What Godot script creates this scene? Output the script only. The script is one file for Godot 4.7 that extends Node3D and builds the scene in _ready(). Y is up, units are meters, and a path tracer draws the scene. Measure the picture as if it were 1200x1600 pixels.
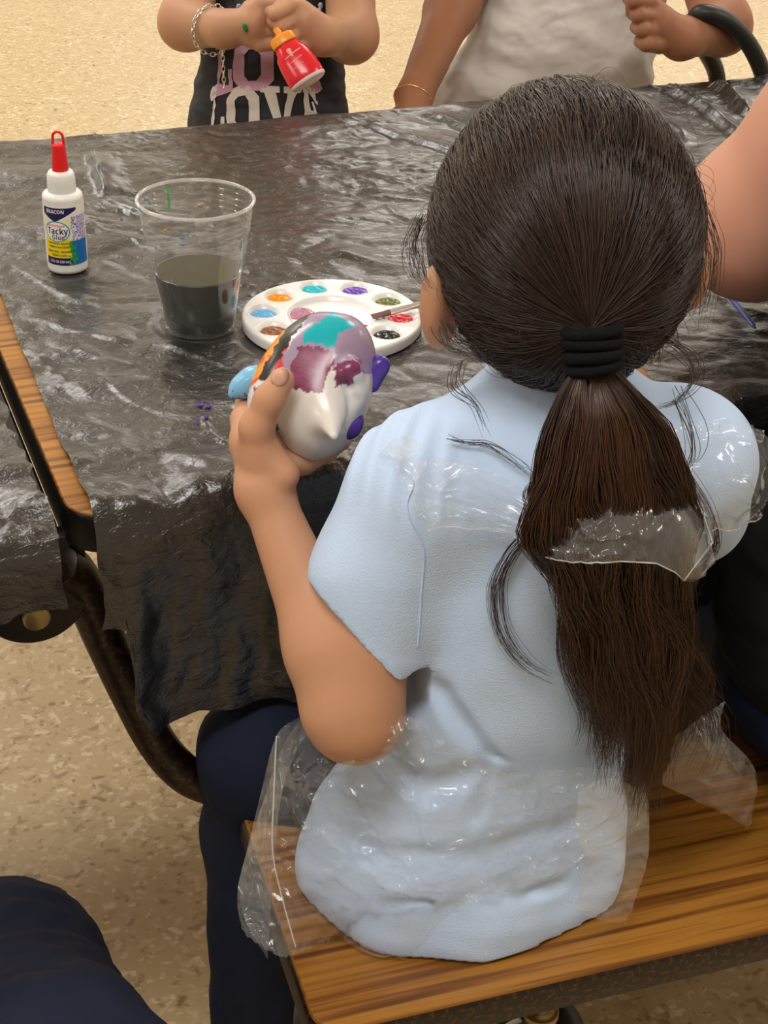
extends Node3D
# A craft table in a school cafeteria: y up, metres; x runs along the table, z towards the bench where the child sits.
# The table's near-left corner stands over the origin.

var rng := RandomNumberGenerator.new()
var nz := FastNoiseLite.new()       # smooth noise
var cell_noise := FastNoiseLite.new()  # creased film
var M := {}
var taken := {}


# ---------------------------------------------------------------- mesh helpers
class Msh:
	var v := PackedVector3Array()
	var n := PackedVector3Array()
	var uv := PackedVector2Array()
	var c := PackedColorArray()
	var t := PackedInt32Array()

	func tri(a: int, b: int, d: int) -> void:
		t.append(a); t.append(b); t.append(d)

	func quad(a: int, b: int, d: int, e: int) -> void:
		t.append(a); t.append(b); t.append(d)
		t.append(a); t.append(d); t.append(e)

	func smooth() -> void:
		n.resize(v.size())
		n.fill(Vector3.ZERO)
		for i in range(0, t.size(), 3):
			var a := t[i]
			var b := t[i + 1]
			var d := t[i + 2]
			var f := (v[d] - v[a]).cross(v[b] - v[a])
			n[a] += f
			n[b] += f
			n[d] += f
		for i in n.size():
			n[i] = n[i].normalized()

	func grid(i0: int, cols: int, rows: int, wrap := false, flip := false) -> void:
		for r in rows - 1:
			for k in (cols if wrap else cols - 1):
				var a := i0 + r * cols + k
				var b := i0 + r * cols + (k + 1) % cols
				if flip:
					quad(a, a + cols, b + cols, b)
				else:
					quad(a, b, b + cols, a + cols)

	func join(o: Msh) -> void:
		var base := v.size()
		v.append_array(o.v)
		n.append_array(o.n)
		if o.c.size() == o.v.size():
			c.append_array(o.c)
		if o.uv.size() == o.v.size():
			uv.append_array(o.uv)
		for i in o.t:
			t.append(base + i)

	func moved(x: Transform3D) -> Msh:
		for i in v.size():
			v[i] = x * v[i]
		for i in n.size():
			n[i] = (x.basis * n[i]).normalized()
		return self

	func mesh() -> ArrayMesh:
		if n.size() != v.size():
			smooth()
		var a := []
		a.resize(Mesh.ARRAY_MAX)
		a[Mesh.ARRAY_VERTEX] = v
		a[Mesh.ARRAY_NORMAL] = n
		if uv.size() == v.size():
			a[Mesh.ARRAY_TEX_UV] = uv
		if c.size() == v.size():
			a[Mesh.ARRAY_COLOR] = c
		a[Mesh.ARRAY_INDEX] = t
		var m := ArrayMesh.new()
		m.add_surface_from_arrays(Mesh.PRIMITIVE_TRIANGLES, a)
		return m


# ---------------------------------------------------------------- a field of rounded bones, joined smoothly
class Field:
	var kind := PackedInt32Array()
	var a := PackedVector3Array()
	var ab := PackedVector3Array()
	var inv := PackedFloat32Array()
	var ra := PackedFloat32Array()
	var dr := PackedFloat32Array()
	var k := PackedFloat32Array()
	var tf: Array[Transform3D] = []
	var all := PackedInt32Array()
	var cuts := []          # [a, ab, inv, ra, dr] capsules taken away
	var notches := []       # [point, normal, centre, radius, furthest x] a flat end for a sleeve
	var planes := []        # [point, normal] what lies beyond is taken away
	var relief: Variant = null  # relief.call(p) is added to the distance

	func bone(p: Vector3, q: Vector3, r0: float, r1: float, kk := 0.03) -> void:
		all.append(kind.size())
		kind.append(0)
		a.append(p)
		ab.append(q - p)
		inv.append(1.0 / maxf((q - p).length_squared(), 1e-9))
		ra.append(r0)
		dr.append(r1 - r0)
		k.append(kk)
		tf.append(Transform3D())

	func egg(p: Vector3, r: Vector3, b := Basis(), kk := 0.03) -> void:
		all.append(kind.size())
		kind.append(1)
		a.append(p)
		ab.append(Vector3(1.0 / r.x, 1.0 / r.y, 1.0 / r.z))
		inv.append(0)
		ra.append(0)
		dr.append(0)
		k.append(kk)
		tf.append((Transform3D(b, p) * Transform3D(Basis.from_scale(r))).affine_inverse())

	func cut(p: Vector3, q: Vector3, r0: float, r1: float) -> void:
		cuts.append([p, q - p, 1.0 / maxf((q - p).length_squared(), 1e-9), r0, r1 - r0])

	func one(i: int, p: Vector3) -> float:
		if kind[i] == 0:
			var pa := p - a[i]
			var h := clampf(pa.dot(ab[i]) * inv[i], 0.0, 1.0)
			return (pa - ab[i] * h).length() - ra[i] - dr[i] * h
		var q := tf[i] * p
		var k0 := q.length()
		return k0 * (k0 - 1.0) / maxf((q * ab[i]).length(), 1e-6)

	func at(p: Vector3, act: PackedInt32Array) -> float:
		var d := 1e3
		for i in act:
			var e: float
			if kind[i] == 0:
				var pa := p - a[i]
				var h := clampf(pa.dot(ab[i]) * inv[i], 0.0, 1.0)
				e = (pa - ab[i] * h).length() - ra[i] - dr[i] * h
			else:
				var q := tf[i] * p
				var k0 := q.length()
				e = k0 * (k0 - 1.0) / maxf((q * ab[i]).length(), 1e-6)
			var kk := k[i]
			var hh := maxf(kk - absf(d - e), 0.0) / kk
			d = minf(d, e) - hh * hh * kk * 0.25
		for s in cuts:
			var pa: Vector3 = p - s[0]
			var h := clampf(pa.dot(s[1]) * s[2], 0.0, 1.0)
			d = maxf(d, s[3] + s[4] * h - (pa - s[1] * h).length())
		for s in notches:
			d = maxf(d, -maxf(maxf(-(p - s[0]).dot(s[1]), (p - s[2]).length() - s[3]), p.x - s[4]))
		for s in planes:
			d = maxf(d, (p - s[0]).dot(s[1]))
		if relief:
			d += relief.call(p)
		return d

	func up(p: Vector3) -> Vector3:
		var e := 0.0015
		var k1 := Vector3(1, -1, -1)
		var k2 := Vector3(-1, -1, 1)
		var k3 := Vector3(-1, 1, -1)
		var k4 := Vector3(1, 1, 1)
		return (k1 * at(p + k1 * e, all) + k2 * at(p + k2 * e, all) + k3 * at(p + k3 * e, all) + k4 * at(p + k4 * e, all)).normalized()

	func onto(p: Vector3, off := 0.0, steps := 4) -> Vector3:
		for i in steps:
			p -= up(p) * (at(p, all) - off)
		return p

	func bounds() -> AABB:
		var lo := Vector3(1e9, 1e9, 1e9)
		var hi := -lo
		for i in kind.size():
			if kind[i] == 0:
				var r := maxf(ra[i], ra[i] + dr[i])
				for q in [a[i], a[i] + ab[i]]:
					lo = lo.min(q - Vector3(r, r, r))
					hi = hi.max(q + Vector3(r, r, r))
			else:
				var r := 1.0 / minf(ab[i].x, minf(ab[i].y, ab[i].z))
				lo = lo.min(a[i] - Vector3(r, r, r))
				hi = hi.max(a[i] + Vector3(r, r, r))
		return AABB(lo, hi - lo)

	# surface nets in the blocks that the surface crosses
	func skin(cell: float, out: Msh, paint: Variant = null) -> Msh:
		var bb := bounds().grow(cell * 2.5 + 0.006)
		var lo := bb.position
		const B := 5
		var nb := Vector3i((bb.size / (cell * B)).ceil())
		var nx := nb.x * B + 1
		var ny := nb.y * B + 1
		var nzz := nb.z * B + 1
		var sy := nx
		var sz := nx * ny
		var val := PackedFloat32Array()
		val.resize(nx * ny * nzz)
		val.fill(9.0)
		var vid := PackedInt32Array()
		vid.resize(nx * ny * nzz)
		vid.fill(-1)
		var live := []
		var half := cell * B * 0.5 * 1.7321
		for bz in nb.z:
			for by in nb.y:
				for bx in nb.x:
					var cc := lo + Vector3(bx + 0.5, by + 0.5, bz + 0.5) * (cell * B)
					var d := 1e3
					var es := PackedFloat32Array()
					es.resize(all.size())
					for i in all:
						var e := one(i, cc)
						es[i] = e
						d = minf(d, e)
					if d > half * 1.5 + 0.012:
						continue
					var act := PackedInt32Array()
					for i in all:
						if es[i] < d + half * 2.2 + k[i]:
							act.append(i)
					if cuts.is_empty() and planes.is_empty() and notches.is_empty() and absf(at(cc, act)) > half * 1.7 + 0.012:
						continue
					live.append(Vector3i(bx * B, by * B, bz * B))
					for z in B + 1:
						for y in B + 1:
							var row := (bx * B) + (by * B + y) * sy + (bz * B + z) * sz
							for x in B + 1:
								if val[row + x] == 9.0:
									val[row + x] = at(lo + Vector3(bx * B + x, by * B + y, bz * B + z) * cell, act)
		var first := out.v.size()
		var off := [0, 1, sy, sy + 1, sz, sz + 1, sz + sy, sz + sy + 1]
		var co := [Vector3(0, 0, 0), Vector3(1, 0, 0), Vector3(0, 1, 0), Vector3(1, 1, 0), Vector3(0, 0, 1), Vector3(1, 0, 1), Vector3(0, 1, 1), Vector3(1, 1, 1)]
		var ed := [[0, 1], [2, 3], [4, 5], [6, 7], [0, 2], [1, 3], [4, 6], [5, 7], [0, 4], [1, 5], [2, 6], [3, 7]]
		var cells := PackedInt32Array()
		var w := PackedFloat32Array()
		w.resize(8)
		for b in live:
			for z in B:
				for y in B:
					var row: int = b.x + (b.y + y) * sy + (b.z + z) * sz
					for x in B:
						var o := row + x
						var s := 0
						for q in 8:
							w[q] = val[o + off[q]]
							if w[q] < 0.0:
								s += 1
						if s == 0 or s == 8:
							continue
						var sum := Vector3.ZERO
						var cnt := 0
						for e in ed:
							var f0 := w[e[0]]
							var f1 := w[e[1]]
							if (f0 < 0.0) != (f1 < 0.0):
								sum += co[e[0]].lerp(co[e[1]], f0 / (f0 - f1))
								cnt += 1
						vid[o] = out.v.size()
						cells.append(o)
						out.v.append(lo + (Vector3(b.x + x, b.y + y, b.z + z) + sum / cnt) * cell)
		for i in range(first, out.v.size()):
			out.n.append(up(out.v[i]))
			if paint:
				out.c.append(paint.call(out.v[i], out.n[i]))
		for o in cells:
			var s0 := val[o] < 0.0
			for q in 3:
				var e: int = [1, sy, sz][q]
				if s0 == (val[o + e] < 0.0):
					continue
				var u: int = [sy, sz, 1][q]
				var r: int = [sz, 1, sy][q]
				var i0 := vid[o]
				var i1 := vid[o - u]
				var i2 := vid[o - u - r]
				var i3 := vid[o - r]
				if i1 < 0 or i2 < 0 or i3 < 0:
					continue
				if s0:
					out.quad(i0, i3, i2, i1)
				else:
					out.quad(i0, i1, i2, i3)
		return out


# ---------------------------------------------------------------- shapes
func lathe(profile: Array, segs := 48, bottom := Vector3.ZERO, uvs := false) -> Msh:
	var m := Msh.new()
	for i in profile.size():
		for s in segs + (1 if uvs else 0):
			var a := TAU * s / segs
			m.v.append(bottom + Vector3(cos(a) * profile[i].x, profile[i].y, sin(a) * profile[i].x))
			if uvs:
				m.uv.append(Vector2(float(s) / segs, 1.0 - float(i) / (profile.size() - 1)))
	m.grid(0, segs + (1 if uvs else 0), profile.size(), not uvs)
	return m


func tube(pts: Array, radii: Array, sides := 10, caps := true) -> Msh:
	var m := Msh.new()
	var side := Vector3.ZERO
	for i in pts.size():
		var d: Vector3 = (pts[mini(i + 1, pts.size() - 1)] - pts[maxi(i - 1, 0)]).normalized()
		if side == Vector3.ZERO:
			side = d.cross(Vector3.UP if absf(d.y) < 0.9 else Vector3.RIGHT).normalized()
		side = (side - d * side.dot(d)).normalized()
		var up := d.cross(side)
		var r: float = radii[i] if radii.size() > 1 else radii[0]
		for s in sides:
			var a := TAU * s / sides
			m.v.append(pts[i] + (side * cos(a) + up * sin(a)) * r)
	m.grid(0, sides, pts.size(), true, true)
	if caps:
		for e in 2:
			var at: int = 0 if e == 0 else (pts.size() - 1) * sides
			var c := m.v.size()
			m.v.append(pts[0] if e == 0 else pts[pts.size() - 1])
			for s in sides:
				if e == 0:
					m.tri(c, at + s, at + (s + 1) % sides)
				else:
					m.tri(c, at + (s + 1) % sides, at + s)
	return m


func curve(pts: Array, steps := 8) -> Array:
	var out := []
	for i in pts.size() - 1:
		var p0 = pts[maxi(i - 1, 0)]
		var p3 = pts[mini(i + 2, pts.size() - 1)]
		for s in steps:
			out.append(pts[i].cubic_interpolate(pts[i + 1], p0, p3, float(s) / steps))
	out.append(pts[pts.size() - 1])
	return out


# the outline of a rectangle with rounded corners, in x and z
func rounded(x0: float, z0: float, x1: float, z1: float, r: float, steps := 8) -> PackedVector2Array:
	var p := PackedVector2Array()
	for q in 4:
		var c := Vector2([x1 - r, x0 + r, x0 + r, x1 - r][q], [z1 - r, z1 - r, z0 + r, z0 + r][q])
		for s in steps + 1:
			var a := (q + float(s) / steps) * PI / 2
			p.append(c + Vector2(cos(a), sin(a)) * r)
	return p


# a slab over an outline: layers are [inset, height] from the bottom upwards
func slab(line: PackedVector2Array, layers: Array, top := true, bottom := true) -> Msh:
	var m := Msh.new()
	var nrm := PackedVector2Array()
	for i in line.size():
		var d := (line[(i + 1) % line.size()] - line[i - 1]).normalized()
		nrm.append(Vector2(-d.y, d.x))
	for l in layers:
		for i in line.size():
			var q: Vector2 = line[i] + nrm[i] * l[0]
			m.v.append(Vector3(q.x, l[1], q.y))
	m.grid(0, line.size(), layers.size(), true)
	m.smooth()
	var ids := Geometry2D.triangulate_polygon(line)
	for e in 2:
		if (e == 0 and not bottom) or (e == 1 and not top):
			continue
		var from: int = 0 if e == 0 else (layers.size() - 1) * line.size()
		var base := m.v.size()
		for i in line.size():
			m.v.append(m.v[from + i])
			m.n.append(Vector3.DOWN if e == 0 else Vector3.UP)
		for i in range(0, ids.size(), 3):
			var w := (line[ids[i + 1]] - line[ids[i]]).cross(line[ids[i + 2]] - line[ids[i]]) > 0
			if w == (e == 1):
				m.tri(base + ids[i], base + ids[i + 1], base + ids[i + 2])
			else:
				m.tri(base + ids[i], base + ids[i + 2], base + ids[i + 1])
	return m


# a sheet: f.call(u, v) gives a point for u, v in 0..1
func sheet(nu: int, nv: int, f: Callable) -> Msh:
	var m := Msh.new()
	for j in nv:
		for i in nu:
			m.v.append(f.call(float(i) / (nu - 1), float(j) / (nv - 1)))
			m.uv.append(Vector2(float(i) / (nu - 1), float(j) / (nv - 1)))
	m.grid(0, nu, nv)
	return m


func block(size: Vector3, at := Vector3.ZERO, bevel := 0.004) -> Msh:
	var h := size / 2
	return slab(rounded(at.x - h.x, at.z - h.z, at.x + h.x, at.z + h.z, bevel, 3), [[bevel * 0.7, at.y - h.y], [0.0, at.y - h.y + bevel], [0.0, at.y + h.y - bevel], [bevel * 0.7, at.y + h.y]])


# ---------------------------------------------------------------- nodes and materials
func numbered(called: String) -> String:
	taken[called] = taken.get(called, -1) + 1
	return called if taken[called] == 0 else "%s_%03d" % [called, taken[called]]


func obj(called: String, m: Variant, mat: Material, parent: Node = null) -> MeshInstance3D:
	var o := MeshInstance3D.new()
	o.name = numbered(called) if parent == null else called
	o.mesh = m.mesh() if m is Msh else m
	o.material_override = mat
	(parent if parent else self).add_child(o, true)
	return o


func thing(called: String, label: String, category: String, at := Vector3.ZERO, group := "") -> Node3D:
	var o := Node3D.new()
	o.name = numbered(called)
	add_child(o)
	o.position = at
	tag(o, label, category, group)
	return o


func tag(o: Node, label: String, category := "", group := "") -> Node:
	o.set_meta("label", label)
	if category: o.set_meta("category", category)
	if group: o.set_meta("group", group)
	return o


func structure(o: Node, label: String, category: String) -> Node:
	o.set_meta("kind", "structure")
	return tag(o, label, category)


func mat(r: float, g: float, b: float, rough := 0.5, spec := 0.5) -> StandardMaterial3D:
	var m := StandardMaterial3D.new()
	m.albedo_color = Color(r, g, b).linear_to_srgb()
	m.roughness = rough
	m.metallic_specular = spec
	return m


func tinted(rough := 0.5) -> StandardMaterial3D:
	var m := mat(1, 1, 1, rough)
	m.vertex_color_use_as_albedo = true
	return m


func noise_tex(freq: float, octaves := 4, size := 512, kind := FastNoiseLite.TYPE_SIMPLEX_SMOOTH, ramp: Gradient = null) -> NoiseTexture2D:
	var f := FastNoiseLite.new()
	f.seed = 5
	f.noise_type = kind
	f.frequency = freq
	f.fractal_octaves = octaves
	var t := NoiseTexture2D.new()
	t.width = size
	t.height = size
	t.seamless = true
	t.noise = f
	if ramp:
		t.color_ramp = ramp
	return t


func relief(m: StandardMaterial3D, t: Texture2D, centimetres: float) -> void:
	m.heightmap_enabled = true
	m.heightmap_texture = t
	m.heightmap_scale = centimetres


# ---------------------------------------------------------------- the scene
func _ready() -> void:
	rng.seed = 11
	nz.seed = 3
	nz.frequency = 1.0
	nz.fractal_octaves = 2
	cell_noise.seed = 8
	cell_noise.noise_type = FastNoiseLite.TYPE_CELLULAR
	cell_noise.cellular_return_type = FastNoiseLite.RETURN_DISTANCE2_SUB
	cell_noise.frequency = 1.0
	cell_noise.fractal_type = FastNoiseLite.FRACTAL_NONE
	# camera: a phone held by an adult behind the child
	var cam := Camera3D.new()
	cam.name = "camera"
	cam.fov = rad_to_deg(2.0 * atan(800.0 / 2400.0))
	cam.near = 0.05
	cam.far = 60.0
	add_child(cam)
	cam.transform = Transform3D(Basis(Vector3(0.9286, 0.0309, 0.3698), Vector3(0.1675, 0.8544, -0.4920), Vector3(-0.3311, 0.5188, 0.7882)).orthonormalized(), Vector3(-0.1552, 1.296, 0.9351))
	cam.current = true
	var env := Environment.new()
	env.background_mode = Environment.BG_COLOR
	env.background_color = Color(0.02, 0.02, 0.02)
	env.tonemap_mode = Environment.TONE_MAPPER_LINEAR
	env.tonemap_exposure = 1.0
	env.sdfgi_enabled = true
	env.ssao_enabled = true
	env.ssil_enabled = true
	var we := WorldEnvironment.new()
	we.name = "environment"
	we.environment = env
	add_child(we)
	# the ceiling's light panels
	for x in [-3.6, -0.5, 2.6, 5.7]:
		for z in [-7.9, -5.0, -2.1, 0.8]:
			troffer(Vector3(x, 2.9, z))
	materials()
	room()
	tables()
	cloths()
	glue_bottle()
	cup()
	palette()
	figurine()
	child_at_bench()
	background_people()
	neighbours()


func troffer(at: Vector3) -> void:
	var t := thing("ceiling_light", "white recessed fluorescent panel in the ceiling", "ceiling light", at, "fluorescent panels in the ceiling")
	obj("frame", slab(rounded(-0.64, -0.34, 0.64, 0.34, 0.01, 2), [[0.0, -0.012], [0.0, 0.0]], false, false), mat(0.7, 0.7, 0.7), t)
	var glow := mat(0.8, 0.8, 0.78)
	glow.emission_enabled = true
	glow.emission = Color(1.0, 0.985, 0.965)
	glow.emission_energy_multiplier = 2.0
	obj("diffuser", block(Vector3(1.2, 0.008, 0.6), Vector3(0, -0.006, 0), 0.003), glow, t)
	var l := AreaLight3D.new()
	l.name = "panel_light"
	l.area_size = Vector2(1.18, 0.58)
	l.light_color = Color(1.0, 0.985, 0.965)
	l.light_energy = 3.3
	l.area_range = 20.0
	l.shadow_enabled = true
	l.rotation_degrees.x = -90
	l.position.y = -0.016
	t.add_child(l)


func ramp(stops: Array) -> Gradient:
	var g := Gradient.new()
	var o := PackedFloat32Array()
	var c := PackedColorArray()
	for s in stops:
		o.append(s[0])
		c.append(s[1])
	g.offsets = o
	g.colors = c
	return g


func materials() -> void:
	# vinyl floor with chips
	var im := Image.create(2048, 2048, false, Image.FORMAT_RGB8)
	im.fill(Color(0.74, 0.65, 0.49))
	var tones := [Color(0.80, 0.72, 0.57), Color(0.69, 0.60, 0.45), Color(0.85, 0.79, 0.66), Color(0.63, 0.53, 0.38), Color(0.77, 0.69, 0.54), Color(0.72, 0.63, 0.47), Color(0.55, 0.45, 0.31)]
	for i in 52000:
		var big := rng.randf()
		var tone: Color = tones[mini(rng.randi_range(0, 6), rng.randi_range(0, 6))]
		var p := Vector2(rng.randf(), rng.randf()) * 2048.0
		var d := Vector2.from_angle(rng.randf() * TAU)
		var w := 3 + int(big * big * 6.0)
		for s in 1 + rng.randi_range(0, 3):
			var q := Vector2i(p + d * s * w * 0.7)
			im.fill_rect(Rect2i(posmod(q.x, 2040), posmod(q.y, 2040), w, maxi(2, w - rng.randi_range(0, 3))), tone)
	im.resize(1024, 1024, Image.INTERPOLATE_CUBIC)
	var floor_m := mat(1, 1, 1, 0.38)
	floor_m.albedo_texture = ImageTexture.create_from_image(im)
	floor_m.uv1_triplanar = true
	floor_m.uv1_scale = Vector3(0.5, 0.5, 0.5)
	M.floor = floor_m
	M.wall = mat(0.76, 0.74, 0.70, 0.85)
	M.ceiling = mat(0.82, 0.81, 0.78, 0.9)
	# oak-grain laminate, the grain along x
	M.oak = oak(Vector3(0.35, 6.0, 9.0))
	M.black_edge = mat(0.007, 0.0065, 0.006, 0.4, 0.35)
	M.steel_black = mat(0.008, 0.0075, 0.007, 0.35, 0.4)
	M.rust = mat(0.20, 0.10, 0.05, 0.6)
	M.rust.albedo_texture = noise_tex(0.03, 5, 256, FastNoiseLite.TYPE_SIMPLEX, ramp([[0.0, Color(0.05, 0.04, 0.04)], [0.5, Color(0.16, 0.13, 0.11)], [0.72, Color(0.5, 0.38, 0.28)], [1.0, Color(1, 0.8, 0.6)]]))
	M.rust.uv1_triplanar = true
	M.rust.uv1_scale = Vector3(16, 16, 16)
	M.rust.roughness = 0.42
	# black bin-liner film
	var f := mat(0.011, 0.0107, 0.0102, 0.33, 0.68)
	f.clearcoat_enabled = true
	f.clearcoat = 0.35
	f.clearcoat_roughness = 0.2
	var crumple := noise_tex(0.011, 4, 1024, FastNoiseLite.TYPE_CELLULAR)
	var cn: FastNoiseLite = crumple.noise
	cn.cellular_return_type = FastNoiseLite.RETURN_DISTANCE2_SUB
	cn.fractal_gain = 0.55
	cn.domain_warp_enabled = true
	cn.domain_warp_amplitude = 55.0
	cn.domain_warp_frequency = 0.012
	cn.domain_warp_fractal_octaves = 3
	relief(f, crumple, 0.24)
	f.uv1_triplanar = true
	f.uv1_scale = Vector3(2.6, 4.2, 4.2)
	M.film = f
	M.skin = skin(0.56, 0.29, 0.17)
	M.skin_child = skin(0.50, 0.26, 0.15)
	M.skin_teen = skin(0.34, 0.145, 0.075)
	M.skin_adult = skin(0.62, 0.31, 0.21)


func oak(scale: Vector3, tone := 1.0) -> StandardMaterial3D:
	var m := mat(tone, tone * (0.97 if tone < 1.0 else 1.0), tone * (0.78 if tone < 1.0 else 1.0), 0.34)
	m.albedo_texture = noise_tex(0.008, 5, 1024, FastNoiseLite.TYPE_SIMPLEX, ramp([[0.0, Color(0.33, 0.19, 0.08)], [0.3, Color(0.50, 0.31, 0.12)], [0.5, Color(0.63, 0.42, 0.17)], [0.75, Color(0.69, 0.48, 0.21)], [1.0, Color(0.55, 0.35, 0.14)]]))
	m.uv1_triplanar = true
	m.uv1_scale = scale
	return m


func skin(r: float, g: float, b: float) -> StandardMaterial3D:
	var m := mat(r, g, b, 0.5, 0.4)
	m.subsurf_scatter_enabled = true
	m.subsurf_scatter_strength = 0.12
	return m


func room() -> void:
	var o := obj("floor", slab(PackedVector2Array([Vector2(7, 5), Vector2(-6, 5), Vector2(-6, -9), Vector2(7, -9)]), [[0.0, -0.15], [0.0, 0.0]]), M.floor)
	structure(o, "beige vinyl floor flecked with brown and cream chips", "floor")
	o = obj("ceiling", slab(PackedVector2Array([Vector2(7, 5), Vector2(-6, 5), Vector2(-6, -9), Vector2(7, -9)]), [[0.0, 2.9], [0.0, 3.05]]), M.ceiling)
	structure(o, "white ceiling above the cafeteria tables", "ceiling")
	for w in [["wall_back", 7.0, -9.0, -6.0, -9.2], ["wall_front", 7.0, 5.2, -6.0, 5.0], ["wall_left", -6.0, 5.2, -6.2, -9.2], ["wall_right", 7.2, 5.2, 7.0, -9.2]]:
		o = obj(w[0], slab(PackedVector2Array([Vector2(w[1], w[2]), Vector2(w[3], w[2]), Vector2(w[3], w[4]), Vector2(w[1], w[4])]), [[0.0, 0.0], [0.0, 2.9]]), M.wall)
		structure(o, "plain cream wall of the cafeteria, " + w[0].replace("wall_", "") + " side", "wall")


func tables() -> void:
	var t := thing("cafeteria_table", "folding cafeteria table with oak-grain top and attached bench", "table")
	obj("table_top", slab(rounded(-0.002, -0.85, 2.4, 0.0, 0.03), [[0.0, 0.692], [0.0, 0.7185], [0.0015, 0.72]]), M.oak, t)
	obj("edge_trim", slab(rounded(-0.0045, -0.8525, 2.4025, 0.0025, 0.032), [[0.003, 0.688], [0.0, 0.691], [0.0, 0.716], [0.003, 0.719]], false, false), M.black_edge, t)
	obj("apron_rail", block(Vector3(2.2, 0.03, 0.03), Vector3(1.2, 0.676, -0.1)), M.steel_black, t)
	obj("apron_rail", block(Vector3(2.2, 0.03, 0.03), Vector3(1.2, 0.676, -0.74)), M.steel_black, t)
	# the bench, swung a little out of square
	var turn := Transform3D(Basis(Vector3.UP, -0.075), Vector3(0.094, 0, 0.257))
	var b := obj("bench_seat", slab(rounded(0.0, -0.27, 1.9, 0.0, 0.022), [[0.0, 0.404], [0.0, 0.4305], [0.0015, 0.432]]), oak(Vector3(0.26, 7.0, 10.0), 0.82), t)  # bench oak is mustard-tinted, and darkened to put its shade into the colour
	b.transform = turn
	var rim := obj("edge_trim", slab(rounded(-0.002, -0.272, 1.902, 0.002, 0.024), [[0.003, 0.400], [0.0, 0.403], [0.0, 0.427], [0.003, 0.4305]], false, false), M.rust, b)
	tag(rim, "worn brown-black edge of the bench")
	obj("bench_bracket", lathe([Vector2(0.0001, 0.366), Vector2(0.0128, 0.366), Vector2(0.0138, 0.3675), Vector2(0.0138, 0.3715), Vector2(0.0128, 0.373), Vector2(0.006, 0.3735), Vector2(0.006, 0.405)], 28, Vector3(0.278, 0, 0.2465)), brass(), t)
	# bent tubes that carry the benches
	for at in [0.0, 1.55]:
		var pts := curve([Vector3(-0.012, 0.675, -0.02), Vector3(0.0043, 0.6500, -0.0349), Vector3(0.0238, 0.5800, -0.0438), Vector3(0.0414, 0.5200, -0.0461), Vector3(0.0599, 0.4650, -0.0459), Vector3(0.0801, 0.4320, -0.0383), Vector3(0.1048, 0.4120, -0.0348), Vector3(0.1395, 0.3950, -0.0280), Vector3(0.17, 0.388, 0.06), Vector3(0.2, 0.388, 0.2)], 6)
		for i in pts.size():
			pts[i] += Vector3(at, 0, 0)
		obj("frame_tube", tube(pts, [0.0165], 16), M.rust if at == 0.0 else M.steel_black, t)
		var down := curve([Vector3(0.11, 0.392, 0.03), Vector3(0.2, 0.3, -0.05), Vector3(0.22, 0.05, -0.02), Vector3(0.22, 0.012, 0.0)], 6)
		for i in down.size():
			down[i] += Vector3(at + 0.3, 0, -0.1)
		obj("frame_leg", tube(down, [0.015], 12), M.steel_black, t)
	# the other half of the folding table
	var u := thing("cafeteria_table", "other half of the folding table at the left edge, black underframe", "table")
	obj("table_top", slab(rounded(-1.9, -0.85, -0.045, 0.012, 0.03), [[0.0, 0.692], [0.0, 0.7185], [0.0015, 0.72]]), M.oak, u)
	obj("edge_trim", slab(rounded(-1.9025, -0.8525, -0.0425, 0.0145, 0.032), [[0.003, 0.688], [0.0, 0.691], [0.0, 0.716], [0.003, 0.719]], false, false), M.black_edge, u)
	obj("apron_rail", block(Vector3(1.7, 0.03, 0.03), Vector3(-0.95, 0.676, -0.1)), M.steel_black, u)
	obj("added_gap_bar", block(Vector3(0.034, 0.03, 0.8), Vector3(-0.024, 0.688, -0.43), 0.004), M.steel_black, u)  # added black bar, stands in for the darkness under the gap
	# rounded hinge plate below the gap
	var plate := PackedVector2Array()
	for i in 25:
		var a := PI * i / 24.0
		plate.append(Vector2(cos(a) * 0.04, sin(a) * 0.04))
	plate.append(Vector2(-0.04, -0.05))
	plate.append(Vector2(0.04, -0.05))
	var hinge := slab(plate, [[0.0015, -0.008], [0.0, -0.0065], [0.0, 0.0065], [0.0015, 0.008]])
	hinge.moved(Transform3D(Basis(Vector3.RIGHT, PI / 2), Vector3(-0.030, 0.645, -0.03)))
	var hp := obj("hinge_plate", hinge, M.steel_black, u)
	obj("bolt", lathe([Vector2(0.0001, 0.004), Vector2(0.009, 0.004), Vector2(0.011, 0.002), Vector2(0.011, 0.0)], 20).moved(Transform3D(Basis(Vector3.RIGHT, PI / 2), Vector3(-0.030, 0.629, -0.022))), brass(), hp)


func brass() -> StandardMaterial3D:
	var m := mat(0.36, 0.27, 0.13, 0.35)
	m.metallic = 0.8
	return m


# ---------------------------------------------------------------- black film over the tables
func crease(p: Vector2, a: Vector2, b: Vector2, high: float, wide: float) -> float:
	var ab := b - a
	var h := clampf((p - a).dot(ab) / ab.length_squared(), 0.0, 1.0)
	var d := (p - a - ab * h).length()
	if d > wide * 3.0:
		return 0.0
	var side := signf(ab.cross(p - a))
	var fade := minf(1.0, minf(h, 1.0 - h) * 6.0)
	return high * fade * exp(-pow(d / (wide * (0.5 if side > 0.0 else 1.5)), 1.4))


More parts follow.
